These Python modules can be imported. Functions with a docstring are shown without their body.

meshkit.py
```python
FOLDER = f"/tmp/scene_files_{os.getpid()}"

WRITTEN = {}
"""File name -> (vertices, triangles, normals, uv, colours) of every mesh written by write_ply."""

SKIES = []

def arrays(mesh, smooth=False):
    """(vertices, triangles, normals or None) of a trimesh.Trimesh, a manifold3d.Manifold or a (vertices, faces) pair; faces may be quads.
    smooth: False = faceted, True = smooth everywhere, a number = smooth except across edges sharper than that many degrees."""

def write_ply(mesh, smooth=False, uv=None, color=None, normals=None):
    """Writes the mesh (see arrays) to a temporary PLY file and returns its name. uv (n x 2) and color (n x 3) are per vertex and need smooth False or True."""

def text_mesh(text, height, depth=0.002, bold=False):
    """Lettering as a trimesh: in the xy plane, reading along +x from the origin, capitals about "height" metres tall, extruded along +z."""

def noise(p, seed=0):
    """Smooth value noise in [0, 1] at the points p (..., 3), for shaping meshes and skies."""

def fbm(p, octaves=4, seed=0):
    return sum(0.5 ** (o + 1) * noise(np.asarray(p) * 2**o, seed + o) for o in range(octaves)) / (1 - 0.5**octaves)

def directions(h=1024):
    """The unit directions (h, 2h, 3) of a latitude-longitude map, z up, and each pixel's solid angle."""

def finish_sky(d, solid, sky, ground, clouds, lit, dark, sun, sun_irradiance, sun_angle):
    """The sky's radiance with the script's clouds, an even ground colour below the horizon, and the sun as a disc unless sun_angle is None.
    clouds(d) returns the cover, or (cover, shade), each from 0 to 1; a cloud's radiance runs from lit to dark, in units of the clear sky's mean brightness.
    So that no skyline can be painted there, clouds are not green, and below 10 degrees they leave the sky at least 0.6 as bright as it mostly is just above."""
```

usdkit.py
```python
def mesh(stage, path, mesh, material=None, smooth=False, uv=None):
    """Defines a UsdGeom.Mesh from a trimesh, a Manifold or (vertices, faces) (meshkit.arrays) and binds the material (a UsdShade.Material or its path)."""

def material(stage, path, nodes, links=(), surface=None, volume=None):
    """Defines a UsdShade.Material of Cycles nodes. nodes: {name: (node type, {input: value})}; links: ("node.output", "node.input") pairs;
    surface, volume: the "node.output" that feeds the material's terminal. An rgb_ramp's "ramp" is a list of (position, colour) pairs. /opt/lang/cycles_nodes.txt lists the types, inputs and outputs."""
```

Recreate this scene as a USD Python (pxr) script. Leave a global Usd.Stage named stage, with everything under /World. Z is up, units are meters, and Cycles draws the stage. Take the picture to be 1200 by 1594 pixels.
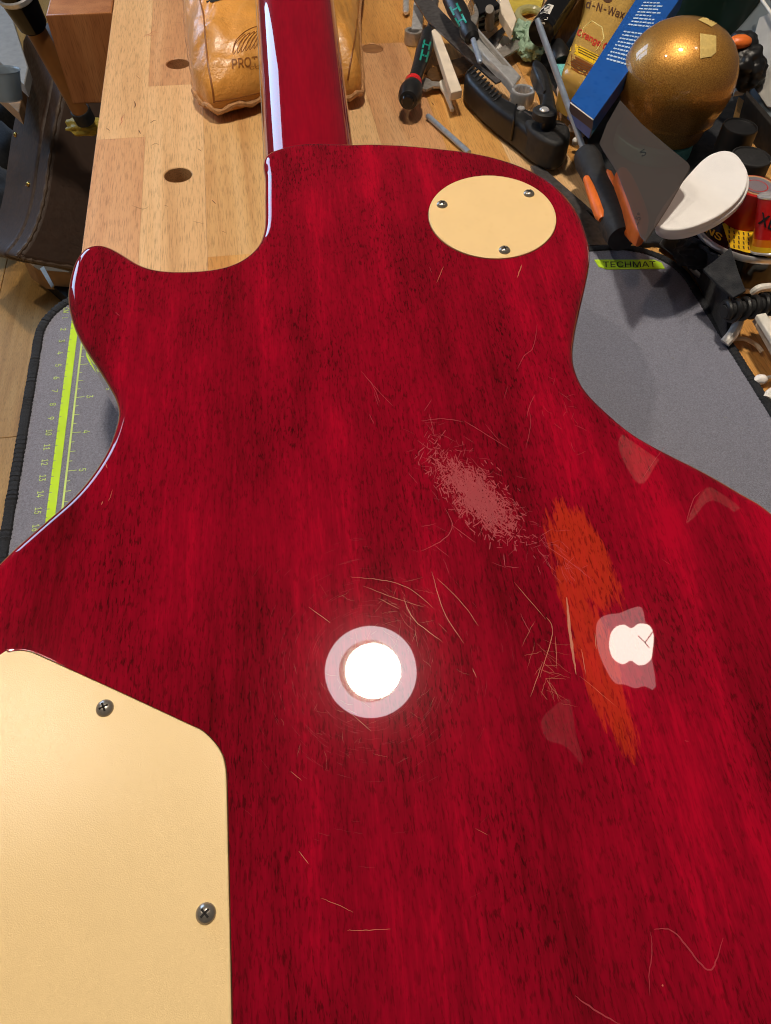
import math, random
import numpy as np, trimesh, manifold3d as m3, usdkit, meshkit
from shapely.geometry import Polygon, Point, LineString, box as sbox
from shapely import affinity
from pxr import Usd, UsdGeom, UsdLux, UsdShade, Gf, Sdf

stage = Usd.Stage.CreateInMemory()
UsdGeom.SetStageUpAxis(stage, "Z"); UsdGeom.SetStageMetersPerUnit(stage, 1.0)
UsdGeom.Xform.Define(stage, "/World"); UsdGeom.Scope.Define(stage, "/World/Looks")
rng = np.random.default_rng(7); random.seed(7)

# ------------------------------------------------------------------ camera
PITCH, ROLL, YAW, CAMH, FPX = 0.94731, 0.03712, 0.18842, 0.29092, 1150.0
_cy, _sy = math.cos(YAW), math.sin(YAW)
_f = np.array([_sy*math.cos(PITCH), _cy*math.cos(PITCH), -math.sin(PITCH)])
_r = np.array([_cy, -_sy, 0.0]); _u = np.cross(_r, _f)
_c, _s = math.cos(ROLL), math.sin(ROLL)
RC = np.stack([_c*_r+_s*_u, -_s*_r+_c*_u, -_f], 1); CC = np.array([0, 0, CAMH])
cam = UsdGeom.Camera.Define(stage, "/World/camera")
M = np.eye(4); M[:3, :3] = RC.T; M[3, :3] = CC
cam.AddTransformOp().Set(Gf.Matrix4d(M.tolist()))
cam.CreateHorizontalApertureAttr(36.0); cam.CreateFocalLengthAttr(36.0*FPX/1200)
cam.CreateClippingRangeAttr(Gf.Vec2f(0.01, 100)); cam.CreateExposureAttr(0.0)
cam.CreateFStopAttr(0.0)

# ------------------------------------------------------------------ light of the room
def material(name, nodes, links=(), surface=None):
    return usdkit.material(stage, "/World/Looks/" + name, nodes, links, surface)
dome = UsdLux.DomeLight.Define(stage, "/World/room_light")
UsdShade.MaterialBindingAPI.Apply(dome.GetPrim()).Bind(material("room_light_look", {"b": ("background_shader", {"color": (1.0, 0.93, 0.86), "strength": 0.07})}, (), "b.background"))
def aim(prim, eye, target):
    eye, target = np.array(eye, float), np.array(target, float)
    z = eye-target; z /= np.linalg.norm(z); x = np.cross([0, 0, 1.0], z); x /= np.linalg.norm(x); y = np.cross(z, x)
    T = np.eye(4); T[0, :3], T[1, :3], T[2, :3], T[3, :3] = x, y, z, eye
    prim.AddTransformOp().Set(Gf.Matrix4d(T.tolist()))
for i, dx in enumerate((-0.34, 0.34)):
    win = UsdLux.RectLight.Define(stage, "/World/window_pane" + ("_001" if i else ""))
    win.CreateWidthAttr(0.54); win.CreateHeightAttr(1.2); win.CreateIntensityAttr(8.5); win.CreateColorAttr(Gf.Vec3f(0.44, 0.67, 1.0))
    aim(win, (-1.75+dx*0.81, 2.9+dx*0.59, 1.0), (dx*0.81, 0.5+dx*0.59, 0.1))
LAMP_CORE, LAMP_RING, LAMP2 = 430.0, 13.0, 24.0

# ------------------------------------------------------------------ helpers
def lin(c):
    c = np.array(c, float)/255
    return tuple(np.where(c <= 0.04045, c/12.92, ((c+0.055)/1.055)**2.4))
def ray(px, py):
    return RC @ np.array([(px-600)/FPX, -(py-797)/FPX, -1.0])
def P(px, py, z=0.0):                      # a point of the photograph on the level z
    r = ray(px, py); return CC + r*((z-CAMH)/r[2])
def S(px, py, z=0.0):                      # metres per pixel there
    w = P(px, py, z); return float((CC-w) @ RC[:, 2])/FPX
_names = {}
def numbered(path):
    k = _names.get(path, -1)+1; _names[path] = k
    return path if k == 0 else f"{path}_{k:03d}"
def data(o, label=None, cat=None, group=None, kind=None):
    p = o if isinstance(o, Usd.Prim) else o.GetPrim()
    for k, v in (("label", label), ("category", cat), ("group", group), ("kind", kind)):
        if v: p.SetCustomDataByKey(k, v)
    return p
def thing(name, label, cat, group=None, frame=None):
    x = UsdGeom.Xform.Define(stage, numbered("/World/"+name))
    if frame is not None:
        T = np.eye(4); T[:3, :3] = np.array(frame[1]).T; T[3, :3] = frame[0]
        x.AddTransformOp().Set(Gf.Matrix4d(T.tolist()))
    return data(x, label, cat, group)
def obj(name, mesh, mat, parent=None, smooth=35, **kw):
    base = str(parent.GetPath()) if parent is not None else "/World"
    o = usdkit.mesh(stage, numbered(base+"/"+name), mesh, mat, smooth=smooth)
    if kw: data(o, **kw)
    return o.GetPrim()
cat = trimesh.util.concatenate
def TM(v, f): return trimesh.Trimesh(np.asarray(v, float), np.asarray(f, int), process=False)
def earcut(poly):
    v, f = trimesh.creation.triangulate_polygon(poly, engine="earcut"); return np.array(v), np.array(f)
def rings(rs, close=True, cap0=True, cap1=True):
    """skin through rings (k x n x 3); caps are fans"""
    rs = [np.asarray(r, float) for r in rs]; n = len(rs[0]); V = np.vstack(rs); F = []
    for k in range(len(rs)-1):
        for i in range(n if close else n-1):
            j = (i+1) % n; a, b, c, d = k*n+i, k*n+j, (k+1)*n+j, (k+1)*n+i
            F += [[a, b, c], [a, c, d]]
    if cap0:
        V = np.vstack([V, rs[0].mean(0)]); m = len(V)-1; F += [[m, (i+1) % n, i] for i in range(n)]
    if cap1:
        V = np.vstack([V, rs[-1].mean(0)]); m = len(V)-1; o = (len(rs)-1)*n; F += [[m, o+i, o+(i+1) % n] for i in range(n)]
    return TM(V, F)
def fix(m):
    m.merge_vertices(); trimesh.repair.fix_normals(m); return m
def offset(pts, d):
    """moves a closed outline (ccw) inwards by d along its normals"""
    p = np.asarray(pts, float); a, b = np.roll(p, 1, 0), np.roll(p, -1, 0)
    t1 = p-a; t2 = b-p
    t1 /= np.maximum(np.linalg.norm(t1, axis=1, keepdims=True), 1e-12); t2 /= np.maximum(np.linalg.norm(t2, axis=1, keepdims=True), 1e-12)
    n1 = np.stack([-t1[:, 1], t1[:, 0]], 1); n2 = np.stack([-t2[:, 1], t2[:, 0]], 1)
    m = n1+n2; m /= np.maximum(np.linalg.norm(m, axis=1, keepdims=True), 1e-9)
    c = np.maximum((m*n1).sum(1), 0.35)
    return p+m*(d/c)[:, None]
def ccw(pts):
    p = np.asarray(pts, float); x, y = p[:, 0], p[:, 1]
    return p if (x*np.roll(y, -1)-np.roll(x, -1)*y).sum() > 0 else p[::-1]
def slab(pts, z0, z1, b=0.0005, n=2, both=False):
    """an outline in xy made solid from z0 up to z1, its upper edge rounded by b"""
    p = ccw(pts); R = []
    prof = [(b*(1-math.cos(t)), z0+b*(1-math.sin(t))) for t in np.linspace(math.pi/2, 0, n+1)][::-1] if False else []
    if both: prof = [(b*(1-math.sin(t)), z0+b*(1-math.cos(t))) for t in np.linspace(0, math.pi/2, n+1)]
    else: prof = [(0, z0)]
    prof += [(b*(1-math.cos(t)), z1-b*(1-math.sin(t))) for t in np.linspace(0, math.pi/2, n+1)]
    for d, z in prof:
        q = offset(p, d); R.append(np.column_stack([q, np.full(len(q), z)]))
    side = rings(R, cap0=False, cap1=False); k = len(p)
    out = [side]
    for ring, up in ((R[-1], True), (R[0], False)):
        pg = Polygon(ring[:, :2])
        if not pg.is_valid: pg = pg.buffer(0)
        for g in getattr(pg, "geoms", [pg]):
            v, f = earcut(g); m = TM(np.column_stack([v, np.full(len(v), ring[0, 2])]), f)
            if (m.face_normals[:, 2].sum() > 0) != up: m.faces = m.faces[:, ::-1]
            out.append(m)
    return cat(out)
def smoothpoly(pts, n=8, closed=True):
    """Catmull-Rom through the points"""
    p = np.asarray(pts, float); N = len(p); out = []
    for i in range(N if closed else N-1):
        if closed: a, b, c, d = p[i-1], p[i], p[(i+1) % N], p[(i+2) % N]
        else: a, b, c, d = p[max(i-1, 0)], p[i], p[i+1], p[min(i+2, N-1)]
        for t in np.arange(n)/n:
            out.append(0.5*((2*b)+(c-a)*t+(2*a-5*b+4*c-d)*t*t+(3*b-a-3*c+d)*t**3))
    if not closed: out.append(p[-1])
    return np.array(out)
def ppx(pts, z):                           # outline in photo pixels -> xy on level z
    return np.array([P(a, b, z)[:2] for a, b in pts])
def flat(pts, z, t, b=0.0005, n=2, smooth=0):
    q = ppx(pts, z)
    if smooth: q = smoothpoly(q, smooth)
    return slab(q, z-t, z, b, n)
def tilted(pts, t, b=0.0004):
    """a thin plate through corners given as (px, py, z), thickness t downwards"""
    w = np.array([P(*p) for p in pts]); c = w.mean(0); u, s, vt = np.linalg.svd(w-c); n = vt[2]*np.sign(vt[2][2])
    x = vt[0]; y = np.cross(n, x); L = np.stack([(w-c) @ x, (w-c) @ y], 1)
    m = slab(L, -t, 0, b); m.apply_transform(frame4(c, x, n)); return m
def frame4(o, x, z):
    z = np.asarray(z, float)/np.linalg.norm(z); x = np.asarray(x, float); x = x-z*(x@z); x /= np.linalg.norm(x)
    T = np.eye(4); T[:3, 0], T[:3, 1], T[:3, 2], T[:3, 3] = x, np.cross(z, x), z, o; return T
def at(m, o, x=(1, 0, 0), z=(0, 0, 1)):
    m = m.copy(); m.apply_transform(frame4(o, x, z)); return m
def tube(pts, r, n=10, caps=True):
    p = np.asarray(pts, float); r = np.broadcast_to(r, len(p)); t = np.gradient(p, axis=0); t /= np.linalg.norm(t, axis=1, keepdims=True)
    ref = np.array([0, 0, 1.0]) if abs(t[0][2]) < 0.9 else np.array([1.0, 0, 0]); R = []
    for i in range(len(p)):
        x = np.cross(t[i], ref); x /= np.linalg.norm(x); ref = np.cross(x, t[i]); a = np.arange(n)*2*math.pi/n
        R.append(p[i]+r[i]*(np.cos(a)[:, None]*x+np.sin(a)[:, None]*ref))
    return fix(rings(R, cap0=caps, cap1=caps))
def lathe(prof, n=32, o=(0, 0, 0), axis=(0, 0, 1), x=None, flatten=None):
    """prof: (radius, height along the axis)"""
    a = np.arange(n)*2*math.pi/n; R = [np.column_stack([max(r, 1e-6)*np.cos(a), max(r, 1e-6)*np.sin(a), np.full(n, h)]) for r, h in prof]
    m = fix(rings(R))
    if flatten: m.vertices[:, 1] *= flatten
    if x is None: x = (1, 0, 0) if abs(axis[0])/np.linalg.norm(axis) < 0.9 else (0, 1, 0)
    return at(m, o, x, axis)
def rodx(a, b, prof, n=20, up=None):
    """lathe from point a to point b; prof: (radius m, 0..1)"""
    a, b = np.array(a), np.array(b); L = np.linalg.norm(b-a)
    return lathe([(r, h*L) for r, h in prof], n, a, b-a)
def blob(o, r, seed=0, amp=0.25, freq=3.0, sub=3, sq=(1, 1, 1)):
    m = trimesh.creation.icosphere(sub, 1.0); v = m.vertices
    d = 1+amp*(meshkit.fbm(v*freq+20, 3, seed)-0.5)*2
    m.vertices = v*d[:, None]*np.array(sq)*r+np.array(o); return m
def box(lo, hi, b=0.001):
    lo, hi = np.array(lo, float), np.array(hi, float)
    return slab([(lo[0], lo[1]), (hi[0], lo[1]), (hi[0], hi[1]), (lo[0], hi[1])], lo[2], hi[2], b, 2, both=True)
def text(s, o, xdir, ydir, h, depth=0.0002, bold=False, width=None):
    """lettering with its baseline from o along xdir, capitals h tall along ydir"""
    m = meshkit.text_mesh(s, 1.0, 1.0, bold); x = np.array(xdir, float)/np.linalg.norm(xdir); y = np.array(ydir, float)
    y = y/np.linalg.norm(y); z = np.cross(x, y); z /= np.linalg.norm(z); sx = h if width is None else width/max(m.bounds[1][0], 1e-6)
    v = m.vertices; m.vertices = np.array(o)+v[:, :1]*sx*x+v[:, 1:2]*h*y+v[:, 2:]*depth*z; 
    return m
def textpx(s, p0, p1, up, z, depth=0.0002, bold=False):
    """lettering lying on the level z, baseline from pixel p0 to p1, as tall as the pixel vector up"""
    o, e, q = P(*p0, z), P(*p1, z), P(p0[0]+up[0], p0[1]+up[1], z)
    return text(s, o, e-o, q-o, np.linalg.norm(q-o), depth, bold, np.linalg.norm(e-o))

# ------------------------------------------------------------------ materials
def plain(name, rgb, rough=0.5, metal=0.0, var=0.12, scale=60, bump=0.0, bscale=600, coat=0.0, **kw):
    c = np.array(lin(rgb)); dark, light = np.clip(c*(1-var), 0, 1), np.clip(c*(1+var), 0, 1)
    nodes = {"t": ("texture_coordinate", {}), "n": ("noise_texture", {"scale": scale, "detail": 5.0, "roughness": 0.6}),
             "r": ("rgb_ramp", {"ramp": [(0.3, tuple(dark)), (0.7, tuple(light))]}),
             "q": ("map_range", {"from_min": 0.3, "from_max": 0.7, "to_min": max(rough*0.8, 0.01), "to_max": min(rough*1.2, 1)}),
             "n2": ("noise_texture", {"scale": scale*3.1, "detail": 4.0}),
             "p": ("principled_bsdf", {"metallic": metal, "coat_weight": coat, **kw})}
    links = [("t.object", "n.vector"), ("t.object", "n2.vector"), ("n.fac", "r.fac"), ("r.color", "p.base_color"), ("n2.fac", "q.value"), ("q.result", "p.roughness")]
    if bump:
        nodes["b"] = ("noise_texture", {"scale": bscale, "detail": 3.0}); nodes["bb"] = ("bump", {"strength": bump, "distance": 0.001})
        links += [("t.object", "b.vector"), ("b.fac", "bb.height"), ("bb.normal", "p.normal")]
    return material(name, nodes, links, "p.BSDF")
def emit(name, rgb, s):
    return material(name, {"e": ("emission", {"color": rgb, "strength": s})}, (), "e.emission")
def wood(name, dark, mid, light, rough=0.45, along="y", sc=1.0, coat=0.0):
    st = {"y": (1, .055, 1), "x": (.055, 1, 1), "z": (1, 1, .055)}[along]
    nodes = {"g": ("geometry", {}), "o": ("object_info", {}), "m": ("vector_math", {"math_type": "multiply", "vector2": (37.0, 91.0, 13.0)}), "oc": ("combine_xyz", {}),
             "ad": ("vector_math", {"math_type": "add"}), "mp": ("mapping", {"scale": st}), "mp2": ("mapping", {"scale": tuple(np.array(st)*1.0)}),
             "n1": ("noise_texture", {"scale": 45*sc, "detail": 4.0, "roughness": 0.6, "distortion": 0.6}),
             "n2": ("noise_texture", {"scale": 1250*sc, "detail": 4.0, "roughness": 0.65}),
             "n3": ("noise_texture", {"scale": 14*sc, "detail": 3.0}),
             "r1": ("rgb_ramp", {"ramp": [(0.28, lin(dark)), (0.5, lin(mid)), (0.74, lin(light))]}),
             "r2": ("rgb_ramp", {"ramp": [(0.33, (0.42, 0.36, 0.30)), (0.50, (1, 1, 1))]}),
             "tv": ("map_range", {"to_min": 0.92, "to_max": 1.07}), "mix": ("mix", {"mix_type": "multiply", "fac": 0.7}), "hs": ("hsv", {}),
             "bp": ("bump", {"strength": 0.12, "distance": 0.0006}), "p": ("principled_bsdf", {"roughness": rough, "coat_weight": coat, "coat_roughness": 0.25})}
    links = [("o.random", "oc.x"), ("o.random", "oc.y"), ("oc.vector", "m.vector1"), ("g.position", "ad.vector1"), ("m.vector", "ad.vector2"), ("ad.vector", "mp.vector"),
             ("mp.vector", "n1.vector"), ("mp.vector", "n2.vector"), ("ad.vector", "n3.vector"), ("n1.fac", "r1.fac"), ("n2.fac", "r2.fac"), ("r1.color", "mix.color1"), ("r2.color", "mix.color2"),
             ("o.random", "tv.value"), ("mix.color", "hs.color"), ("tv.result", "hs.value"), ("hs.color", "p.base_color"), ("n2.fac", "bp.height"), ("bp.normal", "p.normal")]
    return material(name, nodes, links, "p.BSDF")
MT = {}
MT["bench_a"] = wood("bench_pale", (204, 156, 104), (224, 180, 128), (234, 196, 148))
MT["bench_b"] = wood("bench_tan", (198, 146, 90), (218, 172, 114), (230, 188, 134))
MT["bench_c"] = wood("bench_rosy", (194, 138, 94), (212, 160, 112), (224, 178, 132))
MT["bench_d"] = wood("bench_honey", (190, 130, 64), (212, 156, 86), (226, 178, 110))
MT["jaw"] = wood("vise_wood", (140, 84, 44), (172, 112, 66), (190, 134, 86), sc=0.8, along="z")
MT["pole"] = plain("pole_wood", (150, 98, 52), 0.4, var=0.15, scale=30)
MT["floor"] = wood("floor_wood", (178, 128, 62), (202, 152, 82), (216, 170, 102), rough=0.6)
MT["dark"] = plain("dark_inside", (24, 17, 12), 0.9)
MT["hole"] = wood("hole_wood", (96, 60, 28), (120, 78, 38), (140, 96, 52))
MT["plug"] = wood("plug_wood", (120, 78, 44), (146, 100, 60), (160, 116, 74), along="x", sc=2)
MT["leather"] = plain("tan_leather", (214, 150, 70), 0.42, var=0.2, scale=30, bump=0.5, bscale=420, coat=0.12, coat_roughness=0.22)
MT["leather_edge"] = plain("raw_leather", (176, 128, 82), 0.9, var=0.25, scale=300, bump=0.5)
MT["leather_dark"] = plain("pressed_leather", (140, 84, 28), 0.5)
MT["black"] = plain("black_plastic", (22, 22, 24), 0.42, var=0.2, bump=0.1, bscale=1500)
MT["black_soft"] = plain("black_rubber", (30, 30, 32), 0.65, bump=0.2, bscale=900)
MT["black_gloss"] = plain("black_gloss", (16, 15, 18), 0.12)
MT["black_cloth"] = plain("black_cloth", (22, 25, 32), 0.85, bump=0.4, bscale=1800, sheen_weight=0.15)
MT["chrome"] = plain("chrome", (222, 222, 224), 0.22, 0.6, var=0.06, scale=60)
MT["steel"] = plain("brushed_steel", (172, 166, 160), 0.28, 0.55, var=0.08, scale=60)
MT["steel_dark"] = plain("dark_steel", (104, 100, 100), 0.3, 0.6, var=0.25, scale=80)
MT["steel_blue"] = plain("bright_shaft", (170, 186, 210), 0.25, 0.5, var=0.06)
MT["nickel"] = plain("screw_steel", (160, 152, 142), 0.25, 0.7, var=0.1)
MT["dull_steel"] = plain("dull_steel", (118, 112, 106), 0.6, 0.3)
MT["brown_blade"] = plain("brown_blade", (112, 80, 48), 0.35, 0.55, var=0.3, scale=90)
MT["teal"] = plain("teal_plastic", (20, 146, 130), 0.45)
MT["red_ring"] = plain("red_plastic", (206, 34, 38), 0.4)
MT["bone"] = plain("off_white_plastic", (222, 206, 186), 0.5)
MT["white"] = plain("white_plastic", (226, 222, 214), 0.4)
MT["cotton"] = plain("white_cotton", (238, 234, 232), 0.95, var=0.03, scale=60, bump=0.12, bscale=2200)
MT["putty"] = plain("pale_green_putty", (148, 176, 152), 0.55, var=0.15, scale=200, bump=0.4)
MT["aqua"] = plain("aqua_bristle", (110, 190, 188), 0.7, var=0.2, scale=900, bump=0.6, bscale=2500)
MT["yellow"] = plain("yellow_print", (236, 190, 30), 0.45)
MT["yellow_dull"] = plain("dull_yellow", (196, 170, 66), 0.55, var=0.2)
MT["navy"] = plain("navy_card", (24, 34, 66), 0.4)
MT["blue"] = plain("blue_card", (18, 82, 164), 0.38, var=0.08, coat=0.2)
MT["print_white"] = plain("white_print", (186, 208, 236), 0.5)
MT["gold"] = material("gold_paint", {"t": ("texture_coordinate", {}), "n": ("noise_texture", {"scale": 1500.0, "detail": 2.0}), "n2": ("noise_texture", {"scale": 18.0, "detail": 4.0}),
    "r": ("rgb_ramp", {"ramp": [(0.3, lin((164, 108, 36))), (0.7, lin((226, 168, 78)))]}), "r2": ("rgb_ramp", {"ramp": [(0.3, (0.7, 0.7, 0.7)), (0.7, (1, 1, 1))]}), "mx": ("mix", {"mix_type": "multiply", "fac": 1.0}),
    "b": ("bump", {"strength": 0.25, "distance": 0.0004}), "p": ("principled_bsdf", {"metallic": 0.55, "roughness": 0.42, "coat_weight": 0.8, "coat_roughness": 0.05})},
    [("t.object", "n.vector"), ("t.object", "n2.vector"), ("n.fac", "r.fac"), ("n2.fac", "r2.fac"), ("r.color", "mx.color1"), ("r2.color", "mx.color2"), ("mx.color", "p.base_color"), ("n.fac", "b.height"), ("b.normal", "p.normal")], "p.BSDF")
MT["tape"] = plain("masking_tape", (214, 184, 108), 0.7, var=0.1, scale=200, bump=0.3)
MT["orange"] = plain("orange_plastic", (226, 112, 40), 0.45)
MT["redtape"] = plain("red_tape", (176, 30, 28), 0.35)
MT["card"] = plain("cardboard", (176, 138, 98), 0.8)
MT["redtin"] = plain("red_tin", (196, 26, 26), 0.3, coat=0.3)
MT["orangetin"] = plain("orange_tin", (224, 120, 20), 0.3, coat=0.3)
MT["mat"] = plain("grey_mat_cloth", (122, 123, 137), 0.95, var=0.30, scale=1500, bump=0.45, bscale=2200)
MT["lime"] = plain("lime_print", (184, 222, 40), 0.8, var=0.06)
MT["lime_pale"] = plain("pale_lime_print", (190, 214, 120), 0.8)
MT["mat_edge"] = plain("stitched_edge", (28, 30, 36), 0.85, var=0.3, scale=700, bump=0.6, bscale=2500)
MT["case"] = plain("brown_vinyl", (66, 48, 38), 0.55, var=0.12, scale=40, bump=0.25, bscale=1800)
MT["case_trim"] = plain("case_piping", (84, 66, 52), 0.6, bump=0.3)
MT["brass"] = plain("brass", (200, 168, 92), 0.3, 1.0)
MT["greyboard"] = plain("grey_board", (158, 156, 152), 0.6)
MT["cream"] = material("cream_plastic", {"t": ("texture_coordinate", {}), "n": ("noise_texture", {"scale": 3200.0, "detail": 1.0}), "n2": ("noise_texture", {"scale": 9.0, "detail": 3.0}),
    "r": ("rgb_ramp", {"ramp": [(0.35, lin((234, 201, 144))), (0.7, lin((240, 209, 154)))]}), "b": ("bump", {"strength": 0.2, "distance": 0.0002}), "p": ("principled_bsdf", {"roughness": 0.25})},
    [("t.object", "n.vector"), ("t.object", "n2.vector"), ("n2.fac", "r.fac"), ("r.color", "p.base_color"), ("n.fac", "b.height"), ("b.normal", "p.normal")], "p.BSDF")
MT["cream_smooth"] = plain("cream_smooth", (238, 203, 146), 0.4, var=0.02)
MT["binding"] = plain("cream_binding", (150, 124, 84), 0.5)
MT["scratch"] = material("scratch_haze", {"t": ("transparent_bsdf", {}), "d": ("principled_bsdf", {"base_color": lin((200, 66, 78)), "roughness": 0.5}), "m": ("mix_closure", {"fac": 0.42})}, [("t.BSDF", "m.closure1"), ("d.BSDF", "m.closure2")], "m.closure")
MT["scratch_and_glint"] = material("scratch_and_glint", {"t": ("transparent_bsdf", {}), "d": ("principled_bsdf", {"base_color": lin((232, 140, 104)), "roughness": 0.35}), "m": ("mix_closure", {"fac": 0.5})}, [("t.BSDF", "m.closure1"), ("d.BSDF", "m.closure2")], "m.closure")
def clear(name, tint, fac, rgb, rough):
    return material(name, {"t": ("transparent_bsdf", {"color": lin(tint)}), "p": ("principled_bsdf", {"base_color": lin(rgb), "roughness": rough}), "m": ("mix_closure", {"fac": fac})}, [("t.BSDF", "m.closure1"), ("p.BSDF", "m.closure2")], "m.closure")
MT["smoke"] = clear("smoky_plastic", (196, 184, 178), 0.30, (112, 104, 100), 0.3)
MT["clearbox"] = clear("clear_plastic", (214, 222, 228), 0.5, (150, 162, 172), 0.2)
MT["clearring"] = clear("clear_yellow_plastic", (230, 226, 180), 0.5, (196, 194, 150), 0.2)
MT["greenglass"] = clear("green_glass", (110, 140, 124), 0.55, (40, 62, 54), 0.08)
MT["amber"] = plain("amber_bottle", (190, 150, 74), 0.25, var=0.12, scale=30, coat=0.3)
MT["amber_dark"] = plain("amber_liquid", (126, 70, 18), 0.25, coat=0.3)
MT["brown_print"] = plain("brown_print", (84, 52, 30), 0.5)
MT["red_print"] = plain("red_print", (196, 44, 30), 0.5)
MT["pale_print"] = plain("pale_print", (232, 210, 130), 0.5)
MT["light_card"] = plain("reflection_card", (186, 160, 144), 0.7, var=0.3, scale=9)

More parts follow.
